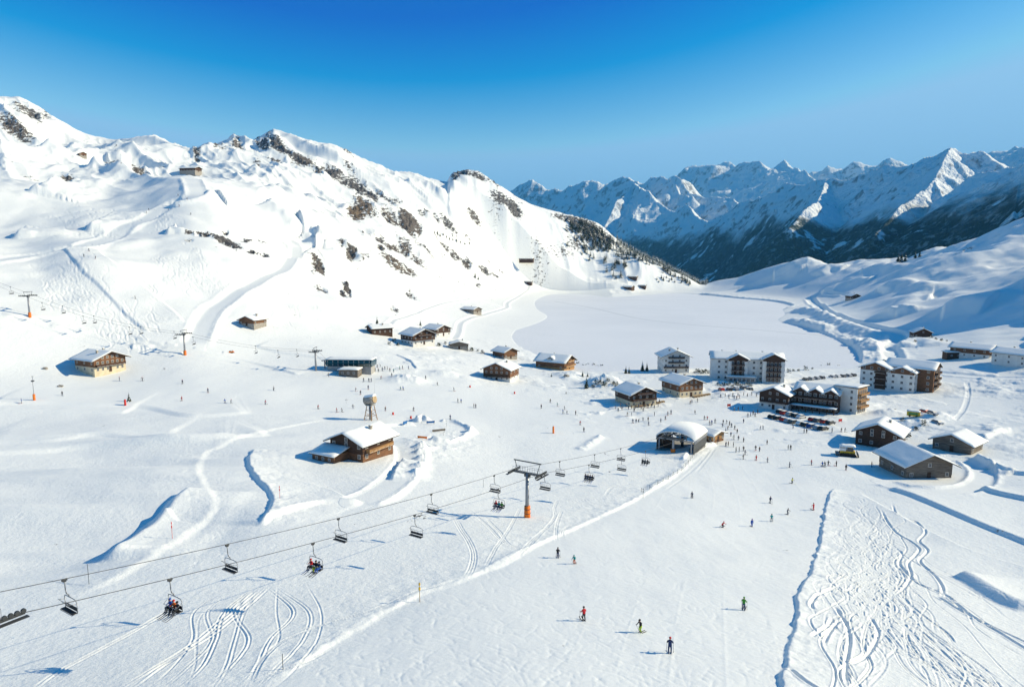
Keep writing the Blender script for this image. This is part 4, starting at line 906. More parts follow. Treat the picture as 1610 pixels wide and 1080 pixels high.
# the lean-to of the long chalet and two white outbuildings
def flat_hut(px, py, face, w, l, h, wall, label, cat='outbuilding', name='outbuilding'):
    p = at(px, py); o = empty(name, p, R(face+90)); tag(o, label, cat)
    MB().box((0,0,h/2-1.5),(w,l,h+3)).build('wall', M[wall], o)
    MB().box((0,0,h+.08),(w+.9,l+.9,.16)).build('roof', M['roofdark'], o)
    snow_sheet([(-w/2-.55,h+.16),(0,h+.3),(w/2+.55,h+.16)], -l/2-.55, l/2+.55, .6, int(px), 4, 6).build('roof_snow', M['snow'], o, True)
    for i in range(3): window(o, (i-1)*w*.3, -l/2-.03, h*.55, 0, .9, 1)
    for i in range(2): window(o, w/2+.03, (i-.5)*l*.45, h*.55, R(90), .9, 1)
    return o
flat_hut(1503, 563, -100, 12, 6, 3.4, 'wood_dark', 'dark lean-to shed under a tilted sheet of snow in front of the long chalet', 'shed', 'shed')
flat_hut(1426, 612, -100, 8, 8, 3.6, 'plaster', 'white flat roofed annex in front of the stepped hotel', 'annex', 'annex')
flat_hut(1456, 603, -70, 9, 8, 3.6, 'plaster', 'white pavilion with rounded snow cover right of the stepped hotel', 'pavilion', 'pavilion')
flat_hut(551, 590, -95, 8.5, 6, 2.8, 'wood_grey', 'low hut with a snow roof in front of the glazed lift station', 'hut', 'hut')
# ---- lift station of the second lift: a long low glazed hall
p = at(553, 583); st2 = empty('lift_station', p, R(-4)); tag(st2, 'long low lift station with a dark teal glass front', 'lift station')
MB().box((0,0,.6),(20,7,4.2)).build('plinth', M['concrete'], st2)
MB().prism([(-3.7,2.6),(3.9,2.6),(4.6,4.4),(3.6,5.6),(-3.9,5.6),(-4.8,4.2)], -10.5, 10.5).build('glass_hood', M['teal'], st2).rotation_euler = (0,0,R(90))
snow_sheet([(-11,5.7),(11,5.7)], -4.1, 4.1, .35, 71, 8, 5).build('roof_snow', M['snow'], st2, True)
for i in range(9): MB().box((-9.6+2.4*i,-4.55,4.2),(.16,.2,2.4)).build('rib', M['steel'], st2)
MB().tube((-12.5,0,-1),(-12.5,0,4.6),.35).tube((-14,0,4.6),(-10,0,4.9),.25).build('entry_frame', M['steel'], st2)
# ---- lift station of the foreground lift
LD = Vector((-.523,-.852,0)).normalized(); LN = Vector((LD.y,-LD.x,0))   # line direction (towards the viewer), its left hand side
p = at(1071, 703); ang = math.atan2(LD.y, LD.x) + math.pi/2
st = empty('lift_station', p, ang); tag(st, 'open fronted lift station under a barrel shaped snow covered roof, start of the chairlift', 'lift station')
arc = [(math.cos(t)*6.3, 3.3 + math.sin(t)**.8*3.1) for t in np.linspace(0, math.pi, 15)]
hood = MB(); n_ = len(arc)
inner = [(x*.965, 3.2+(z-3.2)*.95) for x, z in arc]
hood.prism(arc + inner[::-1], -6.5, 7.5); hood.build('hood', M['steel'], st, True)
so_ = MB(); out = [(x*1.03, 3.4+(z-3.2)*1.08) for x, z in arc[1:-1]]; inn = [(x*1.004, 3.2+(z-3.2)*1.004) for x, z in arc[1:-1]]
so_.prism(out + inn[::-1], -6.7, 7.7); so_.build('roof_snow', M['snow'], st, True)
MB().box((-5.9,.5,1.5),(.25,14,3.6)).box((5.9,.5,1.5),(.25,14,3.6)).build('side_wall', M['darkmetal'], st)
MB().box((0,0,-1),(12.4,15,2.2)).build('platform', M['concrete'], st)
b_ = MB()
for x in (-5.2,5.2): b_.box((x,-6.3,1.5),(.35,.35,4.2))
for x in (-3.4,-1.1,1.1,3.4): b_.box((x,-6.0,4.8),(.2,.5,2.2))
b_.box((0,-6.2,3.9),(11,.3,.35)); b_.box((0,-6.0,5.5),(8.4,.25,.25)); b_.build('front_frame', M['steel'], st)
bw_ = MB(); 
for k in range(24):
    a0, a1 = 2*math.pi*k/24, 2*math.pi*(k+1)/24; bw_.tube((2.6*math.cos(a0),2.6*math.sin(a0)+1,3.9),(2.6*math.cos(a1),2.6*math.sin(a1)+1,3.9),.16,n=6)
for k in range(6): a0 = math.pi*k/3; bw_.tube((0,1,3.9),(2.6*math.cos(a0),2.6*math.sin(a0)+1,3.9),.08,n=6)
bw_.tube((0,1,0),(0,1,4.6),.5); bw_.build('bullwheel', M['darkmetal'], st)
m_ = MB()
for s in (-1,1):
    m_.tube((s*2.6,-9.5,4.6),(s*2.6,1,4.2),.16,n=6)
    for k in range(9): m_.tube((s*2.6-.18,-9+k*1.1,4.35),(s*2.6+.18,-9+k*1.1,4.35),.26,n=10)
m_.box((0,-7.4,4.9),(6.6,.35,.35)); m_.box((0,-9,4.9),(6.6,.3,.3)); m_.build('sheave_train', M['darkmetal'], st)
MB().tube((0,-8.2,-1),(0,-8.2,4.8),.42,.36,n=12).build('front_column', M['steel'], st)
MB().tube((0,-8.2,-1),(0,-8.2,1.5),.72,n=12).build('column_pad', M['orange'], st)
MB().box((-3.6,-2,1.5),(2.4,3.2,2.6)).build('control_booth', M['wood_dark'], st)
# ticket hut behind it
chalet(1114, 691, -42, 6.5, 7.5, 2.7, .28, 'wood_tan', 'wood_brown', 1.0, 1.0, .55, 'small honey coloured hut with a snow roof attached behind the barrel roofed station', 'hut', name='hut', win=(3,1), side=2, bal=0, chim=0, seed=81)
# ------------------------------------------------------------------ chairlifts
def make_tower(h, label, group, pos, rz, arm=5.2, big=True, padh=2.6):
    o = empty('lift_tower', pos, rz); tag(o, label, 'lift tower', group)
    MB().tube((0,0,-1.5),(0,0,h-.7),.42,.30,n=16).build('mast', M['steel'], o, True)
    if padh: 
        pd = MB().tube((0,0,-.6),(0,0,padh),.66,.60,n=16).build('orange_pad', M['orange'], o, True)
        MB().tube((0,0,padh*.35),(0,0,padh*.40),.675,n=16).tube((0,0,padh*.72),(0,0,padh*.77),.665,n=16).build('strap', M['darkmetal'], pd)
    c = MB(); c.box((0,0,h-.75),(arm+.4,.34,.38)); c.box((0,0,h-1.2),(1.3,.4,.5)); c.build('crossarm', M['darkmetal'], o)
    for s in (-1,1):
        sh = MB(); sh.box((s*arm/2,0,h-.72),(.12,4.4,.22)); n_ = 10 if big else 6
        for k in range(n_):
            y = -2.1+4.2*k/(n_-1); sh.tube((s*arm/2-.10,y,h-.52),(s*arm/2+.10,y,h-.52),.20,n=12)
        sh.box((s*arm/2+s*.35,0,h-.95),(.5,4.6,.06)); sh.build('sheave_assembly', M['darkmetal'], o)
    f = MB(); t = h + (1.6 if big else 1.0)
    for s in (-1,1): f.tube((s*arm*.36,0,h-.6),(s*arm*.47,0,t),.07,n=6)
    f.box((0,0,t),(arm*1.02,.16,.2)); f.build('lifting_frame', M['darkmetal'], o)
    if big:
        g = MB()
        for s in (-1,1):
            for y in (-.5,.5): g.tube((s*.25,y,h-.6),(s*arm/2,y,h-.6),.03,n=4).tube((s*.25,y,h+.35),(s*arm/2,y,h+.35),.03,n=4)
            for k in range(6):
                x = s*(.25+(arm/2-.25)*k/5)
                for y in (-.5,.5): g.tube((x,y,h-.6),(x,y,h+.35),.025,n=4)
        g.build('catwalk', M['steel'], o)
    ld = MB()
    for s in (-1,1): ld.tube((s*.17,-.48,1.5),(s*.17,-.42,h-1),.025,n=4)
    for k in range(int((h-3)/.45)): ld.tube((-.17,-.45,1.8+.45*k),(.17,-.45,1.8+.45*k),.018,n=4)
    ld.build('ladder', M['steel'], o)
    return o
def make_chair():
    """local: clamp at the origin, seat faces -y"""
    o = empty('chair'); 
    c = MB().box((0,0,-.05),(.16,.5,.18)).tube((0,-.2,.02),(0,.2,.02),.07,n=8).box((0,.0,-.18),(.22,.26,.1)).build('grip', M['darkmetal'], o)
    MB().pipe([(0,0,-.1),(0,.02,-1.1),(0,.08,-1.45),(0,.30,-1.75),(0,.34,-1.95)], .06, 8).build('hanger', M['steel'], o, True)
    f = MB(); W_ = 1.15
    f.pipe([(-W_,.42,-3.35),(-W_-.03,.40,-2.3),(-W_+.12,.37,-2.03),(-.5,.34,-1.96),(.5,.34,-1.96),(W_-.12,.37,-2.03),(W_+.03,.40,-2.3),(W_,.42,-3.35)], .042, 8)
    for s in (-1,1): f.pipe([(s*W_,.42,-3.35),(s*W_,-.12,-3.38)], .035, 6)
    f.tube((-W_,.42,-3.36),(W_,.42,-3.36),.035,n=6).tube((-W_,-.1,-3.39),(W_,-.1,-3.39),.03,n=6); f.build('frame', M['steel'], o, True)
    MB().box((0,.15,-3.31),(2.26,.44,.09)).build('seat', M['black'], o)
    MB().box((0,.44,-3.02),(2.2,.08,.32), rx=R(-8)).build('backrest', M['black'], o)
    br = MB()
    for s in (-1,1): br.pipe([(s*(W_-.05),.38,-2.45),(s*(W_-.1),-.1,-2.28),(s*(W_-.2),-.28,-2.18)], .026, 6)
    br.tube((-W_+.2,-.28,-2.18),(W_-.2,-.28,-2.18),.026,n=6)
    for x in (-.55,0,.55): br.pipe([(x,-.28,-2.18),(x+.1,-.1,-2.52),(x+.22,-.1,-2.55)], .022, 6)
    o2 = br.build('safety_bar', M['steel'], o, True)
    return o
def make_chair_down():
    """same chair with the bar closed in front of the riders"""
    o = copy_tree(chair_proto)
    for k in list(o.children):
        if k.name.startswith('safety_bar'): bpy.data.objects.remove(k)
    br = MB(); W_ = 1.15
    for s in (-1,1): br.pipe([(s*(W_-.05),.38,-2.45),(s*(W_-.08),-.22,-2.86)], .026, 6)
    br.tube((-W_+.08,-.22,-2.86),(W_-.08,-.22,-2.86),.026,n=6)
    for x in (-.55,0,.55): br.pipe([(x,-.22,-2.86),(x,-.42,-3.6),(x-.2,-.52,-3.72),(x+.2,-.52,-3.72)], .022, 6)
    br.build('safety_bar', M['steel'], o, True); return o
chair_proto = make_chair(); chair_closed = make_chair_down()
def rope(name, pts, r, label, grp):
    o = MB().pipe(pts, r, 6).build(name, M['cable'], None, True); tag(o, label, 'cable', grp); return o
# foreground line
T1 = at(829, 813); H1 = 9.9
STp = Vector((st.location.x, st.location.y, 0)); LD = (Vector((T1.x, T1.y, 0)) - (STp + LD*6)).normalized(); LNn = Vector((LD.y, -LD.x, 0))   # LNn: towards the far (left) side when looking along the line to the viewer
yaw = math.atan2(LD.y, LD.x) + math.pi/2
OFF = 3.1
far_s, near_s = (1, -1)
if LNn.y < 0: far_s, near_s = -1, 1
def zc(s):
    """cable height along the line, s metres from the tower towards the viewer (negative: towards the station)"""
    zt = T1.z + H1 - .32
    if s >= 0: return zt + .093*s + .00055*s*s
    zs = st.location.z + 4.7; Ls = (STp - Vector((T1.x,T1.y,0))).length - 5; u = -s/Ls; return zt + (zs-zt)*u - 1.7*4*u*(1-u)*.5
Ls = (STp - Vector((T1.x,T1.y,0))).length - 5
def cpt(s, side): q = Vector((T1.x, T1.y, 0)) + LD*s + LNn*OFF*side; return Vector((q.x, q.y, zc(s)))
make_tower(H1, 'tall lift tower with an orange padded foot standing beside the main piste', 'towers of the foreground lift', T1, yaw, 6.2, True, 2.4)
for side, nm in ((far_s, 'far'), (near_s, 'near')):
    pts = [cpt(s, side) for s in np.linspace(-Ls, 0, 30)] + [cpt(s, side) for s in np.linspace(2, 112, 40)]
    rope('haul_cable', pts, .034, 'upper of the two steel cables of the foreground lift, hanging over the left slope' if nm == 'far' else 'lower of the two steel cables of the foreground lift, nearer to the piste', 'cables of the foreground lift')
def s_for_px(px, side, lo, hi):
    for _ in range(40):
        m_ = (lo+hi)/2; q = cpt(m_, side); x, y = project(q.x, q.y, q.z)
        if x > px: lo = m_
        else: hi = m_
    return (lo+hi)/2
ST2 = s_for_px(-9, near_s, 20, 111); make_tower(12, 'lift tower whose wheel assembly is cut by the left edge at the bottom', 'towers of the foreground lift', Vector((T1.x, T1.y, 0)) + LD*ST2 + Vector((0,0,zc(ST2)-11.7)), yaw, 6.2, True, 0)
CH = []
def put_chair(px, side, closed, label, lo=-90, hi=100, group='chairs of the foreground lift', turn=0):
    s = s_for_px(px, side, max(lo, -Ls), hi); o = copy_tree(chair_closed if closed else chair_proto); o.location = cpt(s, side) + Vector((0,0,-.06)); o.rotation_euler = (0,0,yaw + turn)
    tag(o, label, 'chairlift chair', group); CH.append((o, closed)); return o
up = 0
put_chair(101, far_s, 0, 'empty chair nearest the camera, lowest left on the upper cable', 5)
put_chair(357, far_s, 0, 'empty chair on the upper cable between the two occupied chairs', 5)
put_chair(532, far_s, 0, 'empty chair on the upper cable right of the chair with the rider in red', 5)
put_chair(678, far_s, 0, 'empty chair on the upper cable above the tower\'s shadow on the snow', 5)
put_chair(777, far_s, 0, 'empty chair just left of the tall tower, directly above an occupied one', 2)
c1 = put_chair(267, near_s, 1, 'occupied chair at lower left carrying riders in black and red', 5)
c2 = put_chair(492, near_s, 1, 'occupied chair with a rider in a red jacket at its right end', 5)
put_chair(652, near_s, 0, 'only empty chair on the lower cable left of the tall tower', 5)
c3 = put_chair(783, near_s, 1, 'occupied chair hanging just left of the tall tower', 2)
put_chair(856, near_s, 0, 'empty chair right beside the tall tower, nearest it on the station side', -60, -1)
put_chair(880, far_s, 0, 'empty chair second from the tall tower towards the station', -60, -1)
c4 = put_chair(926, near_s, 1, 'chair full of dark clad riders between the tall tower and the station', -80, -4)
put_chair(935, far_s, 0, 'empty chair above and right of the full one between tower and station', -80, -4)
put_chair(977, near_s, 0, 'empty chair low over the snow, third before the station', -80, -4)
put_chair(976, far_s, 0, 'empty chair in front of the station\'s big shadow', -80, -4)
c5 = put_chair(1015, near_s, 1, 'occupied chair closest to the station entrance', -80, -4)
# second lift on the left
g2 = 'chairs of the second lift'; A = at(47, 498); B_ = at(291, 558); E = Vector((st2.location.x-12, st2.location.y, st2.location.z+4.4))
hA, hB = 10.2, 10.2
def yaw_of(a, b): return math.atan2(b.y-a.y, b.x-a.x) + math.pi/2
y2 = yaw_of(B_, A); P_out = A + (A - B_)*1.0 + Vector((0,0,16))
make_tower(hB, 'lift tower with an orange foot on the flat above the lone chalet', 'towers of the second lift', B_, y2, 5.4, False, 1.9)
make_tower(hA, 'lift tower with an orange foot at the left edge, high on the slope', 'towers of the second lift', A, y2, 5.4, False, 1.9)
C_ = at(497, 583); make_tower(9.6, 'dark lift tower standing directly left of the glazed station', 'towers of the second lift', C_, y2, 4.6, False, 0)
nd = Vector((A.y-B_.y, -(A.x-B_.x), 0)).normalized()
def span(p, q, side, sag, n=16):
    o_ = nd*2.7*side; return [p.lerp(q, t) + o_ + Vector((0,0,-sag*4*t*(1-t))) for t in np.linspace(0, 1, n)]
tA, tB, tC = A + Vector((0,0,hA-.35)), B_ + Vector((0,0,hB-.35)), C_ + Vector((0,0,9.2))
for side in (-1,1):
    pts = span(E, tC, side, .1, 4) + span(tC, tB, side, 2.0)[1:] + span(tB, tA, side, 3.0)[1:] + span(tA, P_out + Vector((0,0,hA)), side, 2.5)[1:]
    rope('haul_cable', pts, .035, 'upper cable of the second lift over the left meadow' if side > 0 else 'lower cable of the second lift over the left meadow', 'cables of the second lift')
spans = [(tC, tB, 2.0), (tB, tA, 3.0), (tA, P_out + Vector((0,0,hA)), 2.5)]
seen = [('left of the tower at the left edge, outermost', 17, 1), ('just right of the tower at the left edge', 67, -1), ('first of the row between both left towers', 98, 1), ('second of the row between both left towers', 131, -1), ('third of the row between both left towers', 148, 1), ('fourth of the row between both left towers', 203, -1), ('fifth of the row between both left towers', 221, 1),
        ('just left of its middle tower', 274, 1), ('just right of its middle tower', 304, -1), ('midway to the glazed station', 401, 1), ('next to the dark tower, lower cable', 436, -1), ('closest to the dark tower by the station', 466, 1)]
for lb, px_, side in seen:
    best = None
    for p_, q_, sg_ in spans:
        for w_ in span(p_, q_, side, sg_, 120):
            x, y = project(w_.x, w_.y, w_.z)
            if best is None or abs(x-px_) < best[0]: best = (abs(x-px_), w_)
    if best[0] < 25:
        o = copy_tree(chair_proto); o.location = best[1]; o.rotation_euler = (0,0,y2); tag(o, 'empty chair of the second lift, ' + lb, 'chairlift chair', g2)
for root in (chair_proto, chair_closed):
    for k in list(root.children): bpy.data.objects.remove(k)
    bpy.data.objects.remove(root)
# ------------------------------------------------------------------ people: one skinned body per pose, worn things as children
def body_mesh(name, J, E_, reg, levels=1):
    """J joints {n: (x,y,z,r)}, E_ bones, reg bone -> material index"""
    names = list(J); me = bpy.data.meshes.new(name); me.from_pydata([J[n][:3] for n in names], [(names.index(a), names.index(b)) for a, b in E_], [])
    o = bpy.data.objects.new(name, me); COL.objects.link(o); md = o.modifiers.new('s', 'SKIN'); md.use_smooth_shade = True
    for i, n in enumerate(names): v = me.skin_vertices[0].data[i]; v.radius = (J[n][3], J[n][3]*.85 if n in ('chest', 'spine', 'pelvis') else J[n][3]); v.use_root = (n == 'pelvis')
    if levels: sb = o.modifiers.new('b', 'SUBSURF'); sb.levels = levels; sb.render_levels = levels
    bpy.context.view_layer.update(); ev = o.evaluated_get(bpy.context.evaluated_depsgraph_get()); m2 = bpy.data.meshes.new_from_object(ev); m2.name = name
    bpy.data.objects.remove(o); bpy.data.meshes.remove(me)
    segs = [(Vector(J[a][:3]), Vector(J[b][:3]), reg.get(b, 0)) for a, b in E_]
    mats = [cloth('black'), cloth('black'), M['skin'], cloth('black'), cloth('black')]
    m2.materials.clear()
    for m in mats: m2.materials.append(m)
    for p in m2.polygons:
        c = p.center; best = 9; r_ = 0
        for a, b, k in segs:
            d = b-a; t = max(0, min(1, (c-a).dot(d)/max(d.length_squared, 1e-9))); q = (c-a-d*t).length
            if q < best: best = q; r_ = k
        p.material_index = r_; p.use_smooth = True
    return m2
BONES = [('pelvis','spine'),('spine','chest'),('chest','neck'),('neck','head'),('head','crown')]
for s in 'LR': BONES += [('chest','sh'+s),('sh'+s,'el'+s),('el'+s,'wr'+s),('wr'+s,'ha'+s),('pelvis','hi'+s),('hi'+s,'kn'+s),('kn'+s,'an'+s),('an'+s,'to'+s)]
REG = {}
for s in 'LR': REG.update({'sh'+s:0,'el'+s:0,'wr'+s:0,'ha'+s:3,'hi'+s:1,'kn'+s:1,'an'+s:1,'to'+s:4})
REG.update(neck=0, head=2, crown=2)
def pose(lean=.0, crouch=0, armf=.3, spread=.13, asym=0, arms='poles'):
    J = {}; hz = .93 - crouch; fy = -lean
    J['pelvis'] = (0, .10*crouch*3, hz, .15); J['spine'] = (0, .3*crouch + fy*.35, hz+.24, .155); J['chest'] = (0, .3*crouch + fy*.8, hz+.45, .17)
    cx, cy, cz = J['chest'][:3]; J['neck'] = (0, cy+fy*.2-.01, cz+.13, .07); J['head'] = (0, cy+fy*.25-.035, cz+.24, .088); J['crown'] = (0, cy+fy*.25-.03, cz+.34, .085)
    for s, q in (('L',-1),('R',1)):
        a = asym*q
        J['sh'+s] = (q*.19, cy+.01, cz+.02, .075)
        if arms == 'poles': J['el'+s] = (q*.29, cy-.08+a*.1, cz-.24, .056); J['wr'+s] = (q*.30, cy-.30-a*.1, cz-.30+a*.1, .044); J['ha'+s] = (q*.30, cy-.39-a*.1, cz-.30+a*.1, .048)
        elif arms == 'down': J['el'+s] = (q*.26, cy+.03, cz-.28, .056); J['wr'+s] = (q*.27, cy-.06, cz-.52, .044); J['ha'+s] = (q*.27, cy-.09, cz-.60, .048)
        else: J['el'+s] = (q*.40, cy-.05, cz-.16, .056); J['wr'+s] = (q*.55, cy-.12, cz-.22, .044); J['ha'+s] = (q*.62, cy-.14, cz-.22, .048)
        J['hi'+s] = (q*.10, J['pelvis'][1], hz-.06, .105); J['kn'+s] = (q*(spread*.95+crouch*.2), -.06-crouch*.75-a*.06, .50-crouch*.22, .078)
        J['an'+s] = (q*spread, .06-a*.03, .13, .066); J['to'+s] = (q*spread, -.13-a*.03, .09, .058)
    return J
def sit_pose(q=0):
    J = {'pelvis':(0,.22,-3.12,.15),'spine':(0,.25,-2.88,.155),'chest':(0,.22,-2.66,.17),'neck':(0,.18,-2.52,.07),'head':(0,.14,-2.42,.088),'crown':(0,.145,-2.32,.085)}
    for s, k in (('L',-1),('R',1)):
        J['sh'+s] = (k*.19,.22,-2.65,.075); J['el'+s] = (k*.25,.05,-2.86,.056); J['wr'+s] = (k*.17,-.18,-2.84,.044); J['ha'+s] = (k*.15,-.23,-2.83,.048)
        J['hi'+s] = (k*.10,.15,-3.14,.105); J['kn'+s] = (k*.13,-.28,-3.10-q*.03*k,.078); J['an'+s] = (k*.13,-.36-q*.08*k,-3.50,.064); J['to'+s] = (k*.13,-.55-q*.08*k,-3.54,.058)
    return J
POSES = [pose(.16,.10,asym=.3), pose(.05,.02,arms='poles'), pose(.28,.2,arms='poles'), pose(.02,0,arms='down'), pose(.2,.12,arms='wide'), pose(.42,.36,arms='wide')]
BM = [body_mesh('person', J, BONES, REG, 2) for J in POSES]
BML = [body_mesh('person', J, BONES, REG, 1) for J in POSES]
SITM = [body_mesh('rider', sit_pose(q), BONES, REG, 1) for q in (0, 1)]
def helmet_me():
    b = MB(); n, k = 12, 6
    rings = [[(.125*math.sin(a)*math.cos(t), .14*math.sin(a)*math.sin(t)+.01, .125*math.cos(a)) for t in [2*math.pi*i/n for i in range(n)]] for a in [math.pi*.56*(j+.3)/k for j in range(k+1)]]
    vs = [v for r in rings for v in r]; fs = [(j*n+i, j*n+(i+1) % n, (j+1)*n+(i+1) % n, (j+1)*n+i) for j in range(k) for i in range(n)] + [tuple(range(n))]
    return b.add(vs, fs).mesh('helmet', cloth('black'), True)
def goggles_me(): return MB().box((0,-.115,-.03),(.17,.05,.07)).mesh('goggles', M['black'])
def ski_me():
    b = MB(); pts = [(-.80,.0),(-.5,0),(0,0),(.55,0),(.75,.02),(.88,.07),(.95,.13)]
    for (a, za), (c, zc_) in zip(pts[:-1], pts[1:]): b.add([(-.045,-a,za),(.045,-a,za),(.045,-c,zc_),(-.045,-c,zc_),(-.045,-a,za+.02),(.045,-a,za+.02),(.045,-c,zc_+.02),(-.045,-c,zc_+.02)], [(0,1,2,3),(4,7,6,5),(0,4,5,1),(3,2,6,7),(1,5,6,2),(0,3,7,4)])
    b.box((0,.0,.04),(.07,.34,.05)); return b.mesh('ski', cloth('red'))
HEL, GOG, SKI = helmet_me(), goggles_me(), ski_me()
_pole = {}
def pole_me(i, q, J):
    k = (i, q)
    if k not in _pole:
        h = Vector(J['ha'+('L' if q < 0 else 'R')][:3]); foot = Vector((h.x+q*.10, h.y+.55, .02)) if i in (0,2,5) else Vector((h.x+q*.06, h.y+.10, .0))
        _pole[k] = MB().tube(foot, h+Vector((0,0,.1)), .016, n=5).tube(foot+Vector((0,0,.06)), foot+Vector((0,0,.075)), .05, n=8).mesh('ski_pole', M['darkmetal'])
    return _pole[k]
def setmat(o, ms):
    for i, m in enumerate(ms):
        if m is None: continue
        o.material_slots[i].link = 'OBJECT'; o.material_slots[i].material = m
def person(p, rz, ps, top, legs, hel, label, group=None, gear=True, hi=False, skic='black', scale=1.0, pack=None):
    o = mesh_obj('person', (BM if hi else BML)[ps]); setmat(o, [cloth(top), cloth(legs), None, cloth('black'), cloth('grey')]); J = POSES[ps]
    o.location = p + Vector((0,0,-.02)); o.rotation_euler = (0,0,rz); o.scale = (scale,)*3; tag(o, label, 'person', group)
    h = mesh_obj('helmet', HEL, o); h.location = (0, J['crown'][1]+.01, J['crown'][2]-.02); setmat(h, [cloth(hel)])
    if hi: g = mesh_obj('goggles', GOG, o); g.location = h.location
    if pack:
        k_ = MB().box((0, J['chest'][1]+.24, J['chest'][2]-.14),(.30,.18,.44)).build('backpack', cloth(pack), o)
    if gear:
        for s, q in (('L',-1),('R',1)):
            a = J['an'+s]; k = mesh_obj('ski', SKI, o); k.location = (a[0], a[1]-.08, .0); setmat(k, [cloth(skic)])
            if ps != 3: mesh_obj('ski_pole', pole_me(ps, q, J), o)
    return o
# the skiers one can tell apart in the foreground
FG = [(877,877,R(170),1,'black','navy','black','skier in black with a rucksack standing by the snow edge of the piste',1,'black'), (903,886,R(-30),0,'teal','orange','teal','small skier in a turquoise jacket and orange trousers',.88,None),
 (918,976,R(200),1,'red','black','black','skier in a red jacket and black trousers, lowest left on the piste',1,None), (1007,994,R(-60),0,'black','lime','black','skier in a black jacket and bright yellow trousers',.95,None),
 (1053,1027,R(165),1,'navy','navy','red','skier in navy with a red hat, nearest the camera',1,'navy'), (1169,959,R(150),1,'green','navy','green','skier in a green jacket and dark trousers',1,None),
 (1088,783,R(170),2,'navy','black','black','lone dark skier halfway down the piste between the powder field and the lift',1,'black'), (1136,829,R(20),5,'red','black','red','crouching figure in red and black on the open piste',1,None), (1182,828,R(10),3,'blue','blue','purple','figure in bright blue standing on the open piste',1,None),
 (1213,820,R(160),1,'teal','grey','black','skier in a blue green jacket left of the powder field',1,None), (1238,809,R(30),0,'grey','grey','white','grey clad skier just left of the powder field corner',1,None), (1279,802,R(200),1,'red','red','black','skier all in dark red at the top left corner of the powder field',1,None),
 (1211,791,R(0),1,'navy','grey','black','dark blue skier above the turquoise one left of the powder field',1,None), (1245,760,R(30),0,'yellow','black','black','skier with a yellow jacket below the crowd by the hotel slope',1,None),
 (1189,724,R(180),1,'red','red','black','skier in red at the lower right of the crowd beside the station',1,None), (912,668,R(20),0,'red','grey','black','skier in red on the flat left of the barrel roofed station',1,None), (286,630,R(0),1,'red','red','red','small red figure on the flat piste of the left meadow',.95,None)]
for x, y, rz, ps, top, legs, hel, lb, sc, pk in FG: person(at(x, y), rz, ps, top, legs, hel, lb, 'skiers on the slopes', True, y > 850, 'black', sc, pk)
# everybody else: (where, group phrase, share one label?, points)
crowd = [
 ('below the lone chalet on the left', [(188,599),(224,599),(98,622),(34,634)]),
 ('on the flats before the second lift', [(327,617),(354,634),(363,634),(430,614),(417,636),(287,603)]),
 ('on the long groomed slope above the second lift', [(213,470),(132,404),(150,407),(140,395)]),
 ('on the upper piste below the long dark hut', [(230,335),(234,331),(282,325),(265,331),(294,314),(280,308),(300,338)]),
 ('left of the snow gun tower', [(500,643),(529,648),(538,648),(555,642),(559,615),(567,620),(517,592)]),
 ('above the snow gun tower', [(579,612),(580,600),(584,600),(572,600),(599,596),(616,592)]),
 ('queueing at the glazed lift station', [(593,578),(598,577),(605,581),(609,581),(601,583),(595,585),(590,584),(613,584),(586,580)]),
 ('on the snow right of the glazed lift station', [(619,585),(628,581),(633,580),(642,580)]),
 ('right of the snow gun tower', [(606,646),(650,646),(708,659),(630,613),(634,613)]),
 ('left of the red-brown chalet', [(669,596),(688,606),(714,615),(720,633),(725,633),(745,641),(748,641)]),
 ('left of the crowded inn', [(851,642),(865,633),(876,639),(888,644),(885,650),(891,651),(905,652),(918,679)]),
 ('in front of the station\'s snow roof, towards the inn', [(986,654),(993,654),(995,665),(1000,665),(1004,664),(1011,662),(1019,662),(1020,669),(1029,654),(1050,653),(1055,651),(1039,664),(1046,660)]),
 ('gathered around the terrace of the crowded inn', [(968,643),(975,641),(978,645),(984,641),(988,644),(993,643),(999,643),(1004,641),(1008,644),(1013,641),(1019,641),(1024,640),(1026,637),(1029,642),(1032,636),(1035,640),(1037,634),(997,647),(1011,647),(972,647)]),
 ('between the brown inn and the big hotel', [(1085,635),(1088,634),(1097,632),(1133,625),(1140,624),(1146,626),(1152,623),(1154,627),(1158,628),(1160,623),(1163,626),(1169,622),(1175,624),(1182,622),(1189,624)]),
 ('in the dark chalet\'s shadow by the hotel', [(1154,646),(1161,646),(1167,644),(1176,656),(1180,654),(1184,652),(1187,655),(1191,650)]),
 ('just behind the barrel roofed station', [(1093,651),(1107,660),(1112,660),(1115,668),(1119,667),(1124,665)]),
 ('in the crowd right of the barrel roofed station', [(1137,666),(1142,666),(1147,669),(1144,676),(1155,675),(1159,681),(1149,686),(1154,691),(1161,692),(1169,695),(1169,665),(1195,676),(1136,672),(1150,672),(1141,680)]),
 ('in the lower crowd beside the honey coloured hut', [(1141,702),(1145,701),(1153,703),(1157,711),(1162,711),(1169,709),(1169,722),(1171,715),(1188,708),(1194,710)]),
 ('on the slope below the parked cars', [(1206,699),(1239,707),(1243,707),(1207,727),(1241,735),(1200,675),(1247,674),(1264,681),(1268,681)]),
 ('in the row left of the weathered barn', [(1276,731),(1293,734),(1297,734),(1302,732),(1315,733),(1330,739),(1370,734)]),
 ('at the right end of the parked cars', [(1308,680),(1323,679),(1328,679)]),
]
pal = ['black','navy','black','grey','brown','navy','black','blue','black','red','grey','black','teal']
rr = random.Random(11)
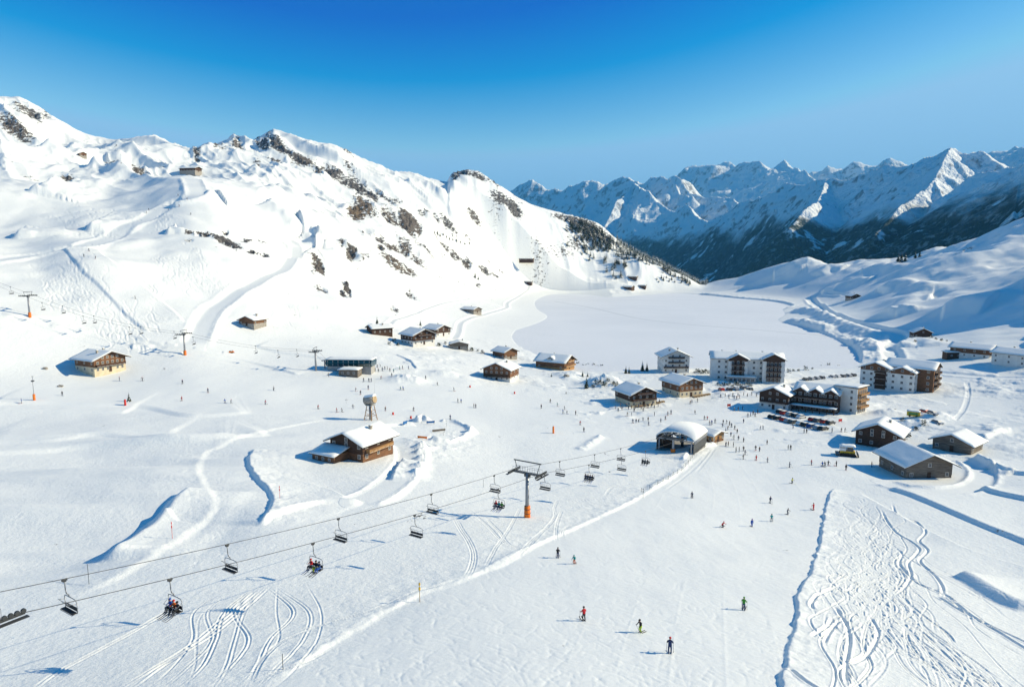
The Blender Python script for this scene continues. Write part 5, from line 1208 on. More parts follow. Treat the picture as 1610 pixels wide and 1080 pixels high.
for where, pts in crowd:
    pts = sorted(pts); n = len(pts); share = n > 8
    for i, (x, y) in enumerate(pts):
        top = rr.choice(pal); ps = rr.choice([0,1,1,3,3,4] if share else [0,0,1,1,3,4]); far_ = y < 560
        if share: lb = 'small dark clad person ' + where; top = rr.choice(['black','navy','grey','black','brown'])
        else:
            k_ = ORD[i] if i <= n/2 or n < 4 else None
            lb = ('tiny' if far_ else 'small') + ' skier ' + where + ', ' + (('leftmost' if i == 0 else k_ + ' from the left') if k_ else ('rightmost' if i == n-1 else ORD[n-1-i] + ' from the right'))
        person(at(x, y), rr.random()*6.3, ps, top, rr.choice(['black','black','navy','grey','black']), rr.choice(['black','white','grey','black','red']), lb, 'people ' + where, not share or ps in (0,1), False, rr.choice(['black','red','grey','blue']), .94 + .1*rr.random())
# riders on the chairs
def rider(ch, slot, top, legs, hel, label, q=0):
    o = mesh_obj('person', SITM[q]); setmat(o, [cloth(top), cloth(legs), None, cloth('black'), cloth('grey')]); tag(o, label, 'person', 'riders on the chairlift')
    off = Matrix.Rotation(ch.rotation_euler.z, 3, 'Z') @ Vector((slot,0,0)); o.location = ch.location + off; o.rotation_euler = ch.rotation_euler
    h = mesh_obj('helmet', HEL, o); h.location = (0,.155,-2.34); setmat(h, [cloth(hel)]); g = mesh_obj('goggles', GOG, o); g.location = (0,.155,-2.34)
    for s in (-1,1): k = mesh_obj('ski', SKI, o); k.location = (s*.13, -.46-.08*q*(-s), -3.62); k.rotation_euler = (R(14),0,R(4*s)); setmat(k, [cloth(rr.choice(['black','blue','grey']))])
    return o
for ch, riders in ((c1, [(.72,'black','black','black','rider in black at the left end of the lowest occupied chair'),(.12,'orange','black','red','rider with orange jacket in the middle of the lowest occupied chair'),(-.5,'blue','black','blue','rider in bright blue at the right of the lowest occupied chair')]),
    (c2, [(.80,'navy','blue','black','rider in dark blue at the left of the second lowest occupied chair'),(.25,'black','yellow','black','rider in black with pale trousers in the middle of the second lowest occupied chair'),(-.68,'red','black','red','rider in a red jacket at the right of the second lowest occupied chair')]),
    (c3, [(.7,'green','black','black','rider in dark green at the left of the chair beside the tall tower'),(.1,'teal','navy','black','rider in blue green in the middle of the chair beside the tall tower'),(-.55,'red','grey','red','rider in dark red at the right of the chair beside the tall tower')]),
    (c4, [(.82,'black','black','black','dark rider on the full chair between tower and station, leftmost'),(.28,'navy','black','black','dark rider on the full chair between tower and station, second from the left'),(-.28,'black','navy','black','dark rider on the full chair between tower and station, third from the left'),(-.82,'navy','black','black','dark rider on the full chair between tower and station, rightmost')]),
    (c5, [(.6,'black','black','black','left rider on the chair closest to the station entrance'),(-.1,'grey','black','black','middle rider on the chair closest to the station entrance'),(-.75,'black','black','black','right rider on the chair closest to the station entrance')])):
    for i, (sl, t_, l_, h_, lb) in enumerate(riders): rider(ch, sl, t_, l_, h_, lb, i % 2)
# ------------------------------------------------------------------ trees
def fir_mesh(name, h, seed, dens=1.0, snowy=.15, trunk=True):
    r = random.Random(seed); b = MB(); b.mi = 0; n = int(9*dens)+5; R0 = h*.21
    for i in range(n):
        z = h*(.10 + .88*i/n); rad = R0*(1 - (i/n)**1.15)*(.8+.4*r.random()) + .05; k = int((9 + 6*(1-i/n))*dens)+3
        for j in range(k):
            a = 2*math.pi*(j + r.random())/k; L = rad*(.6+.6*r.random()); w_ = L*.26 + .06; dz = -L*.45; ca, sa = math.cos(a), math.sin(a)
            p0 = Vector((0,0,z+.12*L)); tip = Vector((ca*L, sa*L, z+dz)); m1 = Vector((ca*L*.55 - sa*w_, sa*L*.55 + ca*w_, z+dz*.45)); m2 = Vector((ca*L*.55 + sa*w_, sa*L*.55 - ca*w_, z+dz*.45)); up = Vector((ca*L*.5, sa*L*.5, z+dz*.22+.05*L))
            b.mi = 1 if r.random() < snowy else 0
            b.add([p0, m1, tip, m2, up], [(0,1,4),(1,2,4),(2,3,4),(3,0,4)])
    b.mi = 0; b.tube((0,0,h*.9),(0,0,h*1.02),.05*h/8,.01,n=5)
    me = b.mesh(name, [M['needles'], M['snow']]); return me
def trunk_mesh(h): return MB().tube((0,0,-.8),(0,0,h*.9),h*.028,h*.005,n=7).mesh('trunk', M['bark'])
FIRS = [(fir_mesh('crown', 8, s, 1.1, .12), trunk_mesh(8)) for s in (1,2,3)]
def fir(px, py, h, label, group=None, v=0, z=-.2):
    o = empty('fir_tree', at(px, py, z), rr.random()*6); o.scale = (h/8*(.9+.2*rr.random()),)*2 + (h/8,); tag(o, label, 'tree', group)
    c, t = FIRS[v % 3]; mesh_obj('trunk', t, o); mesh_obj('crown', c, o); return o
for i, (x, y, h, lb) in enumerate([(203,631,3.6,'small bushy fir beside the red padded post on the flat meadow'), (593,512,6.5,'single fir behind the low dark chalet of the left hamlet'), (1010,583,6.2,'taller left fir of the pair on the lake shore left of the guesthouse'), (1017,583,5.4,'slimmer right fir of the pair on the lake shore left of the guesthouse'),
    (984,587,4.6,'left of the two small firs further left on the shore'), (989,587,4.4,'right of the two small firs further left on the shore'), (922,610,6.5,'tall ragged fir on the snow bank left of the crowded inn'), (916,592,3.6,'dark bush like fir on top of the bank left of the inn'), (924,592,3.0,'small fir right beside the bush like one on the bank'), (867,592,2.4,'tiny fir poking out of the snow below the broad chalet'),
    (890,619,1.6,'tip of a fir showing through the snow left of the inn'), (747,437,11,'isolated fir in the middle of the rocky left flank'), (752,440,7,'smaller fir right below the isolated one on the left flank'), (661,512,4.5,'small round fir behind the roofs of the left hamlet'), (733,548,3.2,'shrub sized fir right of the squat stone hut'),
    (1412,412,14,'leftmost of the dark firs on the right hand skyline'), (1417,412,15,'tallest of the dark firs on the right hand skyline'), (1423,411,13,'third of the dark firs on the right hand skyline'), (1439,406,11,'fir right of the dark group on the right hand skyline'), (1446,404,10,'rightmost fir on the right hand skyline'),
    (1105,443,10,'fir standing in the notch above the far right end of the lake'), (1099,443,9,'left neighbour of the fir in the notch above the lake end'), (1113,443,7,'small fir right of the notch above the lake end')]): fir(x, y, h, lb, None, i)
for i, (x, y) in enumerate([(1040,438),(1043,441),(1048,437),(1052,443),(1056,440),(1061,444),(1036,444),(1067,438),(1033,440),(1071,445),(1078,443),(1085,446)]): fir(x, y, 6+3*rr.random(), 'small fir in the loose row on the hillside beyond the far lake shore', 'firs on the hillside beyond the lake', i)
for i, (x, y) in enumerate([(730,412),(733,414),(736,413),(739,414),(742,415),(728,414)]): fir(x, y, 4+2*rr.random(), 'tiny fir in the short line high on the left flank', 'line of tiny firs on the left flank', i)
for i, (x, y) in enumerate([(683,367),(688,369),(692,372),(697,370),(702,374),(707,377),(712,378),(718,380),(724,382),(731,385),(738,384)]): fir(x, y, 5+3*rr.random(), 'small fir among the rock band in the middle of the massif', 'firs along the rock band', i)
# the wooded shoulder above the lake: the firs one can tell apart, then the wood behind them
far_firs = [bpy.data.meshes.new('x')]; far_firs = []
for s in range(4):
    b = fir_mesh('fir_tree', 10, 40+s, .45, .22); far_firs.append(b)
cnt = 0; tries = 0
while cnt < 285 and tries < 9000:
    tries += 1
    if rr.random() < .72:
        t = rr.random(); x = 902 + 88*t + rr.gauss(0, 8); y = 354 + 60*t + abs(rr.gauss(0, 15)) - 4
        if x > 985 and y > 415: continue
        cl_ = vnoise(np.array([x/9.0]), np.array([y/7.0]), 5)[0]
        if cl_ < .48: continue
    else: x = 905 + 180*rr.random(); y = float(np.interp(x, [905,915,935,960,980,1000,1040,1060,1085,1100], [347,349,358,376,391,402,419,431,443,450])) + abs(rr.gauss(0, 4))
    q = at(x, y, -.3)
    if math.hypot(q.x, q.y) < 1050: continue
    o = mesh_obj('fir_tree', far_firs[cnt % 4]); o.location = q; h = 10 + 8*rr.random(); o.scale = (h/10,)*3; o.rotation_euler = (0,0,rr.random()*6)
    tag(o, 'dark fir on the rocky wooded shoulder above the far end of the lake', 'tree', 'firs on the wooded shoulder'); cnt += 1
wood = MB(); proto = [(x.co.copy()) for x in fir_mesh('w', 10, 77, .2, .2).vertices]
pm = fir_mesh('w', 10, 78, .2, .25); pv = [v.co.copy() for v in pm.vertices]; pf = [tuple(p.vertices) for p in pm.polygons]; pmi = [p.material_index for p in pm.polygons]
k = 0
while k < 1500:
    px_ = 968 + 145*rr.random()**.9; a_ = az_T(px_, 420)[0]; ic = int(np.searchsorted(az, a_)); d_ = cd[ic]*(.94 + .12*rr.random()); x, y = math.sin(a_)*d_, math.cos(a_)*d_
    if px_ > 1100 and rr.random() < .6: k += 1; continue
    z = ground(x, y); h = (9 + 7*rr.random())/10; ca, sa = math.cos(k), math.sin(k)
    n0 = len(wood.v); wood.v += [(x + (v.x*ca - v.y*sa)*h, y + (v.x*sa + v.y*ca)*h, z - .3 + v.z*h) for v in pv]; wood.f += [tuple(i+n0 for i in f) for f in pf]; wood.m += pmi; k += 1
me = bpy.data.meshes.new('far_wood'); me.from_pydata(wood.v, [], wood.f); me.materials.append(M['needles']); me.materials.append(M['snow']); me.polygons.foreach_set('material_index', wood.m); me.update()
tag(mesh_obj('far_wood', me), 'dark fir wood behind the crest above the lake', None, None, 'stuff')
def shrub_mesh(seed):
    r = random.Random(seed); b = MB()
    for i in range(90):
        a = 6.283*r.random(); e = r.random(); rad = .8*(.35 + .65*r.random()); p = Vector((math.cos(a)*rad*(1.3-e*.6), math.sin(a)*rad*(1.3-e*.6), e*1.3)); d = Vector((r.gauss(0,.16), r.gauss(0,.16), .1+r.gauss(0,.12))); q = Vector((r.gauss(0,.16), r.gauss(0,.16), r.gauss(0,.1)))
        b.mi = 1 if r.random() < .22 else 0; b.add([p, p+d, p+d+q, p+q], [(0,1,2,3)])
    b.mi = 0
    for i in range(7): a = 6.283*i/7; b.tube((0,0,-.4),(math.cos(a)*.6,math.sin(a)*.6,1.1),.03,.01,n=4)
    return b.mesh('shrub', [M['needles'], M['snow']])
SH = [shrub_mesh(i) for i in (1,2,3)]
def shrubs(pts, where, big=1.0):
    for i, (x, y) in enumerate(pts):
        o = mesh_obj('shrub', SH[i % 3]); o.location = at(x + rr.gauss(0,.6), y + rr.gauss(0,.5)); s_ = big*(.7+.8*rr.random()); o.scale = (s_*1.2, s_, s_); o.rotation_euler = (0,0,rr.random()*6); tag(o, 'low dark snow dusted shrub ' + where, 'shrub', 'shrubs ' + where)
shrubs([(908+4.2*i, 575+1.2*math.sin(i)+.35*i) for i in range(10)], 'right of the broad chalet on the shore')
shrubs([(1092+3.6*i, 586+.8*math.cos(i*2)) for i in range(7)], 'between the guesthouse and the long white hotel')
shrubs([(1128+4.5*i, 606+1.2*math.sin(i*1.7)) for i in range(13)], 'in front of the long white hotel', .9)
shrubs([(939,604),(944,601),(950,606),(956,600),(932,609),(963,604),(969,607)], 'on the snow bank left of the crowded inn', 1.2)
shrubs([(1240,586),(1247,584),(1256,583),(1266,581),(1277,580),(1290,578),(1303,577),(1318,578)], 'along the right end of the lake shore')
shrubs([(612,541),(619,538),(626,543),(700,541),(707,544),(742,551),(750,553),(758,556),(690,545)], 'among the huts of the left hamlet', 1.1)
shrubs([(1465,531),(1472,533),(1480,535),(1488,537),(1440,537),(1500,541)], 'between the small dark chalet and the long chalet')
shrubs([(1422,690),(1428,686),(1440,676),(1452,668),(1418,662)], 'right of the dark buried chalet', 1.1)
# ------------------------------------------------------------------ cars
def car_proto():
    o = empty('parked_car'); b = MB()
    b.prism([(-2.1,.35),(2.1,.35),(2.15,.75),(1.25,.92),(.75,1.42),(-1.35,1.45),(-2.0,.98),(-2.15,.8)], -.86, .86); bd = b.build('body', M['white'], o)
    md = bd.data; bm = bmesh.new(); bm.from_mesh(md); bmesh.ops.bevel(bm, geom=list(bm.edges), offset=.07, segments=2, affect='EDGES'); bm.to_mesh(md); bm.free()
    MB().prism([(1.12,.95),(.72,1.36),(-1.3,1.38),(-1.85,1.0)], -.885, .885).build('window', M['glass'], o)
    for x in (-1.35,1.35):
        for y in (-.78,.78): w_ = MB().tube((x,y-.11,.33),(x,y+.11,.33),.33,n=16).build('wheel', M['rubber'], o); MB().tube((x,y-.12,.33),(x,y+.12,.33),.19,n=12).build('rim', M['steel'], w_)
    for y in (-.6,.6): MB().box((2.12,y,.68),(.08,.36,.14)).build('headlight', M['lampglass'], o)
    MB().prism([(.6,1.44),(-1.25,1.47),(-1.25,1.58),(.5,1.55)], -.7, .7).build('snow_cover', M['snow'], o); return o
carp = car_proto(); carcols = [mat('car_'+n_, c_, .3, .1, .5, .02) for n_, c_ in (('white',(.7,.7,.7)),('black',(.02,.02,.022)),('silver',(.35,.36,.38)),('grey',(.09,.095,.10)),('red',(.42,.03,.02)),('blue',(.03,.07,.22)))]
cn = ['white','black','silver','grey','red','blue']
def cars(A_, B_, n, turn, where, grp, skip=()):
    a, b = at(*A_), at(*B_); d = (b-a); ang_ = math.atan2(d.y, d.x)
    q_ = -1
    for i in range(n):
        if i in skip: continue
        q_ += 1
        p_ = a.lerp(b, (i+.5)/n); c = rr.choice([0,1,2,3,3,1,2,4,5]); o = copy_tree(carp); o.location = (p_.x + rr.gauss(0,.15), p_.y + rr.gauss(0,.15), ground(p_.x, p_.y)-.02); o.rotation_euler = (0,0,ang_ + turn + rr.gauss(0,.04))
        for k in o.children:
            if k.name.startswith('body'): setmat(k, [carcols[c]])
        tag(o, '%s car parked %s, %s from the left' % (cn[c], where, ORD[q_]), 'car', grp)
cars((1211,656), (1300,677), 10, R(88), 'in the front row before the balcony hotel', 'cars parked before the balcony hotel')
cars((1222,648), (1310,668), 10, R(90), 'in the back row before the balcony hotel', 'cars parked before the balcony hotel', (5,))
cars((1262,598), (1345,590), 10, R(80), 'behind the hotels by the lake', 'cars parked along the lake shore', (4,))
cars((1128,614), (1184,613), 5, R(85), 'in front of the long white hotel', 'cars parked before the white hotel')
cars((1452,646), (1478,672), 3, R(40), 'in the small lot on the right', 'cars in the small lot')
for k in list(carp.children):
    for c in list(k.children): bpy.data.objects.remove(c)
    bpy.data.objects.remove(k)
bpy.data.objects.remove(carp)
# ------------------------------------------------------------------ snow gun tower, lamp, posts, machines
p = at(583, 660); sg = empty('snow_gun_tower', p, R(-25)); tag(sg, 'snow gun with a big snow covered drum on a four legged tower', 'snow gun')
for x in (-1.5,1.5):
    for y in (-1.5,1.5): MB().tube((x*1.15,y*1.15,-1),(x*.55,y*.55,5.2),.13,n=8).build('leg', M['wood_tan'], sg)
b_ = MB()
for z, q in ((1.6,1.02),(3.4,.82)):
    q *= 1.5*.95
    for s in (-1,1): b_.tube((-q,s*q,z),(q,s*q,z),.06,n=6).tube((s*q,-q,z),(s*q,q,z),.06,n=6)
for s in (-1,1): b_.tube((-1.6,s*1.6,.1),(1.2,s*1.2,3.2),.05,n=5).tube((1.6,s*1.6,.1),(-1.2,s*1.2,3.2),.05,n=5)
b_.build('bracing', M['wood_tan'], sg); MB().tube((0,0,-1),(0,0,5),.55,n=14).build('centre_column', M['steel'], sg, True)
MB().box((0,0,5.2),(2.6,2.6,.2)).build('platform', M['concrete'], sg)
dr = MB().tube((-1.9,0,6.6),(1.7,0,7.3),1.55,1.45,n=20).build('drum', M['stone'], sg, True)
MB().tube((1.66,0,7.29),(1.9,0,7.34),1.2,1.2,n=20).build('fan_opening', M['tanboard'], dr)
MB().prism([(-1.1,0),(1.1,0),(.8,.5),(0,.75),(-.8,.5)], -1.9, 1.8).build('snow_cap', M['snow'], sg).matrix_local = Matrix.Translation((0,0,8.05)) @ Matrix.Rotation(R(-90), 4, 'Z') @ Matrix.Rotation(R(11), 4, 'X')
p = at(54, 629); lp = empty('lamp_post', p); tag(lp, 'tall floodlight post with an orange padded foot near the left edge', 'lamp post')
MB().tube((0,0,-1),(0,0,8.3),.11,.07,n=8).build('pole', M['steel'], lp, True); MB().tube((0,0,-.4),(0,0,2.1),.42,.38,n=14).build('orange_pad', M['orange'], lp, True)
MB().tube((0,0,6.7),(0,0,6.95),.6,.45,n=14).tube((0,0,6.5),(0,0,6.7),.35,.6,n=14).build('spotlight_ring', M['darkmetal'], lp); MB().box((0,0,8.3),(.75,.35,.5), rz=.4).build('spotlight', M['lampglass'], lp)
def marker(px, py, h, col, label, name='marker_pole', r=.035, band=None, foot=None):
    o = empty(name, at(px, py)); tag(o, label, 'marker pole' if name == 'marker_pole' else 'post', None)
    MB().tube((0,0,-.5),(0,0,h),r,n=6).build('pole', M[col], o)
    if band: MB().tube((0,0,h*.62),(0,0,h*.75),r*2.6,n=8).tube((0,0,h*.86),(0,0,h*.96),r*2.4,n=8).build('band', M[band], o)
    if foot: MB().tube((0,0,-.3),(0,0,foot),.36,.33,n=12).build('pad', M['red' if col == 'red' else 'orange'], o, True)
    return o
marker(271,846,3.0,'red','thin red pole on the shaded bank beside the winding piste',band='red'); marker(140,918,3.0,'darkmetal','thin grey pole under the upper cable at the left of the winding piste'); marker(660,946,2.6,'tanboard','wooden marker pole with yellow and black bands at the edge of the main piste',band='yellow',r=.05)
marker(440,783,2.6,'red','red and white marker pole below the dark chalet\'s knoll',band='red'); marker(1011,783,2.4,'darkmetal','slim dark pole with a small sign above the crossing ski tracks',band='darkmetal'); marker(445,1052,1.6,'darkmetal','bent thin pole at the lower edge of the main piste')
marker(589,618,5.0,'steel','thin mast with a small white head standing just behind the snow gun tower',band='white'); marker(760,766,2.0,'darkmetal','short pole in the snow between the winding lane and the tall tower')
marker(870,681,2.6,'orange','orange padded post left of the station\'s big shadow',name='padded_post',foot=2.4); marker(197,637,2.2,'red','red padded post next to the small fir on the flat meadow',name='padded_post',foot=2.0)
for i, (x, y) in enumerate([(618,652),(646,658),(739,609),(809,619)]): marker(x, y, 1.1, 'red', 'little red marker on the flat piste, %s from the left' % ('leftmost' if i == 0 else ORD[i]), 'padded_post', foot=.9)
# rope fence from the square down to the piste edge
pl = pxline([(1128,699),(1108,704),(1092,716),(1078,734),(1058,748),(1034,762),(1008,774)], 3.6)
fe = empty('rope_fence', Vector(pl[0])); tag(fe, 'low dark net fence on posts following the snow ridge down from the station', 'fence')
q0 = None; nb = MB()
for i, q in enumerate(pl):
    z = ground(q[0], q[1]); r_ = Vector((q[0], q[1], z)) - Vector(pl[0])
    pk_ = MB().tube(r_ + Vector((0,0,-.4)), r_ + Vector((.05,0,1.15)), .04, n=5).build('post', M['darkmetal'], fe)
    if q0 is not None:
        for h_ in (.35,.75,1.05): nb.tube(q0 + Vector((0,0,h_)), r_ + Vector((0,0,h_ - .05)), .014, n=4)
    q0 = r_
nb.build('net', M['darkmetal'], fe)
# the yellow machine by the buried chalet
p = at(1332, 716); gr = empty('snow_groomer', p, R(-20)); tag(gr, 'small yellow tracked machine with snow on its roof before the dark buried chalet', 'snow groomer')
for s in (-1,1):
    MB().prism([(-2.1,.1),(2.1,.1),(2.4,.55),(2.1,1.0),(-2.1,1.0),(-2.4,.55)], s*1.5-.38, s*1.5+.38).build('track', M['rubber'], gr)
MB().box((0,0,1.25),(4.2,2.3,.8)).build('chassis', M['yellow'], gr); MB().prism([(-.3,1.6),(1.7,1.6),(1.4,2.9),(-.1,2.9)], -1.05, 1.05).build('cab', M['glass'], gr); MB().box((.6,0,2.98),(1.9,2.3,.14)).build('cab_roof', M['yellow'], gr)
MB().box((-1.4,0,2.05),(1.7,2.1,.9)).build('engine_box', M['white'], gr); snow_sheet([(-2.3,3.0),(2.2,3.1)], -1.4, 1.4, .5, 3, 4, 5).build('snow_cover', M['snow'], gr, True)
MB().box((2.9,0,.7),(.3,4.2,1.1), ry=R(-12)).build('blade', M['darkmetal'], gr); MB().box((-2.9,0,.5),(.9,3.8,.5)).build('tiller', M['darkmetal'], gr)
p = at(364, 555); g2_ = empty('snowmobile', p, R(10)); tag(g2_, 'small dark and orange snow scooter parked left of the dark lift tower', 'snowmobile')
MB().prism([(-1.2,.3),(1.1,.3),(1.3,.6),(.6,1.0),(.1,.75),(-1.1,.8)], -.32, .32).build('body', M['orange'], g2_); MB().box((-.3,0,.15),(1.9,.5,.3)).build('track', M['rubber'], g2_); MB().box((-.5,0,.9),(1.0,.4,.2)).build('seat', M['black'], g2_); MB().box((.95,-.35,.06),(1.0,.12,.06)).box((.95,.35,.06),(1.0,.12,.06)).build('ski', M['black'], g2_); MB().prism([(.35,.95),(.6,1.35),(.64,1.35),(.6,.9)], -.3, .3).build('windscreen', M['glass'], g2_)
# the snow play ground by the lane
def board(px, py, w, h, rz, m, label, name='play_board', cat='board', tilt=0):
    o = empty(name, at(px, py), rz); tag(o, label, cat); b = MB().box((0,0,h*.55),(w,.12,h*.6), rx=tilt).build('panel', M[m], o); MB().tube((-w*.42,0,-.6),(-w*.42,0,h*.9),.05,n=6).build('post', M['darkmetal'], o); MB().tube((w*.42,0,-.6),(w*.42,0,h*.9),.05,n=6).build('post', M['darkmetal'], o); return o
board(664,690,3.2,1.0,R(-20),'orange','orange bumper board lying along the snow play ground')
board(690,679,4.4,1.1,R(22),'wood_grey','long grey board leaning in the middle of the snow play ground'); board(677,667,2.8,1.5,R(10),'tarp','blue covered board on the heap above the play ground',tilt=R(30)); board(637,669,2.2,1.9,R(60),'tarp','blue tarpaulin panel on the snow heap right of the dark chalet',tilt=R(20))
for i, (x, y) in enumerate([(697,685),(702,671),(652,712),(731,676)]): marker(x, y, 1.5, 'darkmetal', 'short dark post at the snow play ground, %s' % ['beside the long grey board','at its upper rim','on the lane below it','at its right rim'][i])
for i, (x, y, rz, m_, lb) in enumerate([(1321,664,.3,'red','small red board at the end of the parked cars'), (1146,640,.2,'red','red parasol like board in the shadow of the dark chalet')]): board(x, y, 1.6, 1.6, rz, m_, lb, 'sign_board', 'sign')
p = at(1436, 655); tr = empty('parked_trailer', p, R(-35)); tag(tr, 'yellow green trailer half buried in snow on the lot right of the hotels', 'trailer')
MB().box((0,0,1.3),(4.4,2.2,1.7)).build('body', M['yellow'], tr); MB().box((0,-1.12,1.4),(3.2,.06,.8)).build('side_panel', mat('green_panel', (.12,.30,.10), .6), tr); snow_sheet([(-2.3,2.2),(2.3,2.2)], -1.2, 1.2, .4, 4, 4, 4).build('snow_cover', M['snow'], tr, True)
for x in (-1.2,1.2):
    for y in (-1.0,1.0): MB().tube((x,y-.12,.4),(x,y+.12,.4),.4,n=14).build('wheel', M['rubber'], tr)
# terrace furniture round the inns: umbrellas and tables
def parasol(px, py, m, label, grp):
    o = empty('parasol', at(px, py)); tag(o, label, 'parasol', grp); MB().tube((0,0,-.3),(0,0,2.6),.04,n=6).build('pole', M['steel'], o); c = MB(); n = 8
    vs = [(0,0,2.7)] + [(1.5*math.cos(2*math.pi*i/n), 1.5*math.sin(2*math.pi*i/n), 2.15) for i in range(n)]; c.add(vs, [(0, i+1, (i+1) % n+1) for i in range(n)] + [tuple(range(n, 0, -1))]); c.build('canopy', M[m], o); return o
parasol(1465,744,'snow','left snow topped round table shelter beside the barn','shelters beside the barn'); parasol(1474,738,'snow','right snow topped round table shelter beside the barn','shelters beside the barn')
def table(px, py, rz, label, grp):
    o = empty('bench_table', at(px, py), rz); tag(o, label, 'table', grp); MB().box((0,0,.74),(2.0,.75,.06)).build('table_top', M['tanboard'], o)
    for s in (-1,1): MB().box((0,s*.75,.44),(2.0,.28,.05)).build('bench', M['tanboard'], o); MB().box((s*.8,0,.35),(.08,1.6,.7)).build('leg', M['tanboard'], o)
for i in range(8): table(1003+5.5*i, 640.5-1.1*i, .9, 'wooden bench table on the terrace of the crowded inn', 'bench tables at the crowded inn')
for i in range(6): table(1092+4.2*i, 625-.8*i, .6, 'wooden bench table in front of the brown inn', 'bench tables at the brown inn')
# rocks lying free near the bottom of the left slope
def boulder(px, py, s, label, seed):
    r = random.Random(seed); bm = bmesh.new(); bmesh.ops.create_icosphere(bm, subdivisions=2, radius=1)
    for v in bm.verts: v.co = Vector((v.co.x*1.3, v.co.y, v.co.z*.75)) * (.75 + .5*r.random())*s
    me = bpy.data.meshes.new('boulder'); bm.to_mesh(me); bm.free(); me.materials.append(M['stone']); o = mesh_obj('boulder', me); o.location = at(px, py, s*.2); tag(o, label, 'boulder'); return o
boulder(890,592,1.2,'dark boulder between the broad chalet and the inn',1); boulder(71,580,.8,'dark lump sticking out of the meadow left of the lone chalet',2)
boulder(95,608,.8,'small dark rock on the flat meadow right of the floodlight post',3)
def structure(o, mat=None):
    o['kind'] = 'structure'
    if mat: o.data.materials.append(mat)
    return o
rgh = np.clip(rough_map, 0, 1)
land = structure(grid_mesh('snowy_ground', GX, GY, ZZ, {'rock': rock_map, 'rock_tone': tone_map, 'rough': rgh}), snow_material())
far = structure(grid_mesh('mountains', FX, FY, FZ), mountain_material())
def flat_poly(name, P, z, mat):
    me = bpy.data.meshes.new(name); bm = bmesh.new(); bm.faces.new([bm.verts.new((p[0], p[1], z)) for p in P]); bmesh.ops.recalc_face_normals(bm, faces=bm.faces)
    if list(bm.faces)[0].normal.z < 0: bmesh.ops.reverse_faces(bm, faces=bm.faces)
    bmesh.ops.triangulate(bm, faces=bm.faces)
    bm.to_mesh(me); bm.free(); o = bpy.data.objects.new(name, me); COL.objects.link(o); me.materials.append(mat); return o
lk = structure(flat_poly('frozen_lake', [(c_[0]*1.0, c_[1]) for c_ in smooth_line([on_level(x, y, LAKE_Z) for x, y in lake_px + lake_px[:1]], 12)[:-1]] if False else lake_out, LAKE_Z, ice_material()))
_tp = smooth_line([on_level(x, y, LAKE_Z) for x, y in [(872,474),(930,484),(1000,500),(1080,510),(1180,518),(1275,526),(1330,531)]], 8); _b2 = MB()
for q0, q1 in zip(_tp[:-1], _tp[1:]):
    d_ = Vector((q1[0]-q0[0], q1[1]-q0[1])).normalized(); n_ = Vector((-d_.y, d_.x))*1.1
    _b2.add([(q0[0]-n_.x, q0[1]-n_.y, LAKE_Z+.03),(q0[0]+n_.x, q0[1]+n_.y, LAKE_Z+.03),(q1[0]+n_.x, q1[1]+n_.y, LAKE_Z+.03),(q1[0]-n_.x, q1[1]-n_.y, LAKE_Z+.03)], [(0,1,2,3)])
structure(_b2.build('lake_path', mat('trodden_snow', (.60,.63,.66), .8, var=.05)))
base_m, _nt, _b = new_mat('valley_floor_snow'); _b.inputs['Base Color'].default_value = (.6, .63, .68, 1)
gp = structure(flat_poly('valley_floor', [(-60000,-20000),(60000,-20000),(60000,60000),(-60000,60000)], -460, base_m))

# ------------------------------------------------------------------ air
if HAZE:
    me = bpy.data.meshes.new('haze'); bm = bmesh.new(); bmesh.ops.create_cube(bm, size=1)
    for v in bm.verts: v.co = (v.co.x * 34000, v.co.y * 19500 + 9000, -480 if v.co.z < 0 else 1900)
    bm.to_mesh(me); bm.free(); hz = bpy.data.objects.new('haze', me); COL.objects.link(hz); hz['kind'] = 'stuff'
    m = bpy.data.materials.new('haze_air'); m.use_nodes = True; nt = m.node_tree; nt.nodes.clear()
    o_ = nt.nodes.new('ShaderNodeOutputMaterial'); v = nt.nodes.new('ShaderNodeVolumePrincipled'); nt.links.new(v.outputs[0], o_.inputs['Volume'])
    v.inputs['Color'].default_value = HAZE_COL; v.inputs['Density'].default_value = HAZE; v.inputs['Anisotropy'].default_value = 0.0
    me.materials.append(m)
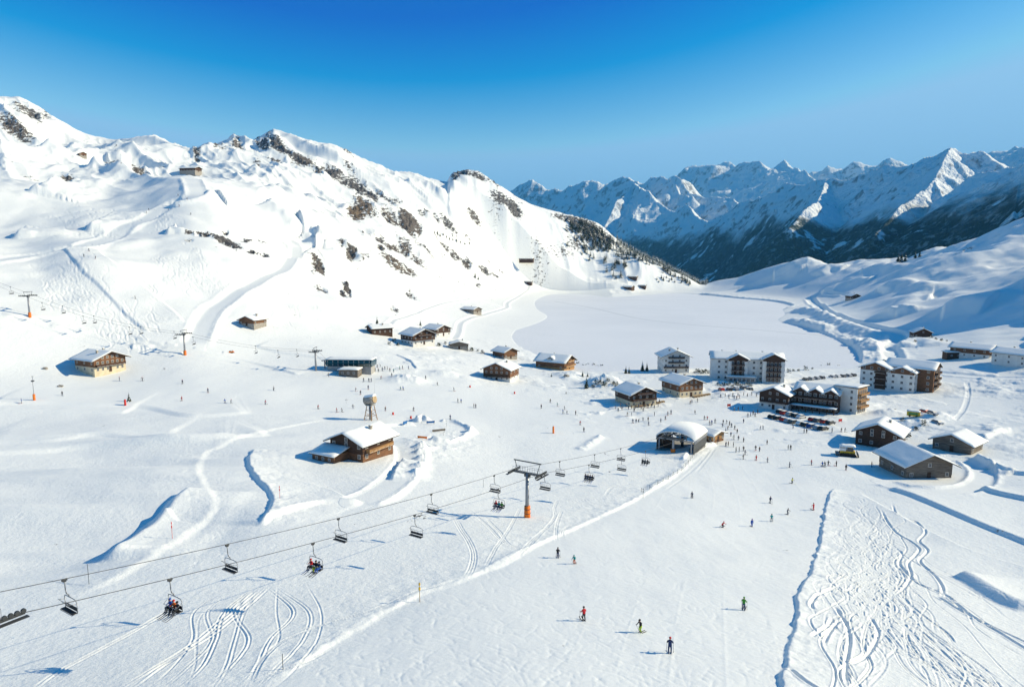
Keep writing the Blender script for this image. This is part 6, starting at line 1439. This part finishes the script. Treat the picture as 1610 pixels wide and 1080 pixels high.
# ------------------------------------------------------------------ light
SUN_EL, SUN_AZ = R(28), R(3)                                         # azimuth measured from +x towards +y
sd = Vector((math.cos(SUN_EL)*math.cos(SUN_AZ), math.cos(SUN_EL)*math.sin(SUN_AZ), math.sin(SUN_EL)))
sl = bpy.data.lights.new('sun', 'SUN'); so = bpy.data.objects.new('sun', sl); COL.objects.link(so)
sl.energy = SUN_E; sl.angle = R(.5); sl.color = SUN_COL
so.rotation_euler = sd.to_track_quat('Z', 'Y').to_euler()
w = bpy.data.worlds.new('World'); S.world = w; w.use_nodes = True; nt = w.node_tree; nt.nodes.clear()
wo = nt.nodes.new('ShaderNodeOutputWorld'); bg = nt.nodes.new('ShaderNodeBackground'); sk = nt.nodes.new('ShaderNodeTexSky')
sk.sky_type = 'NISHITA'; sk.sun_disc = False; sk.sun_elevation = SUN_EL; sk.sun_rotation = math.pi/2 - SUN_AZ; sk.altitude = 1900; sk.air_density = 1.0; sk.dust_density = .15; sk.ozone_density = 2.5
vm = nt.nodes.new('ShaderNodeVectorMath'); vm.operation = 'MULTIPLY_ADD'; vm.inputs[1].default_value = SKY_A; vm.inputs[2].default_value = SKY_B
vx = nt.nodes.new('ShaderNodeVectorMath'); vx.operation = 'MAXIMUM'; vx.inputs[1].default_value = (0, 1.0, 0)
nt.links.new(sk.outputs[0], vm.inputs[0]); nt.links.new(vm.outputs[0], vx.inputs[0]); vn = nt.nodes.new('ShaderNodeVectorMath'); vn.operation = 'MINIMUM'; vn.inputs[1].default_value = (2.7, 5.0, 7.2)
nt.links.new(vx.outputs[0], vn.inputs[0]); nt.links.new(vn.outputs[0], bg.inputs['Color']); nt.links.new(bg.outputs[0], wo.inputs[0]); bg.inputs['Strength'].default_value = SKY_STR
S.view_settings.view_transform = 'Standard'; S.view_settings.look = 'None'; S.view_settings.exposure = EXPO; S.view_settings.gamma = 1
S.cycles.use_denoising = True; S.cycles.denoiser = 'OPENIMAGEDENOISE'; S.cycles.max_bounces = 6; S.cycles.diffuse_bounces = 2; S.cycles.glossy_bounces = 2; S.cycles.volume_bounces = 0
S.cycles.transparent_max_bounces = 8; S.cycles.use_adaptive_sampling = True; S.cycles.adaptive_threshold = .01
S.cycles.caustics_reflective = False; S.cycles.caustics_refractive = False
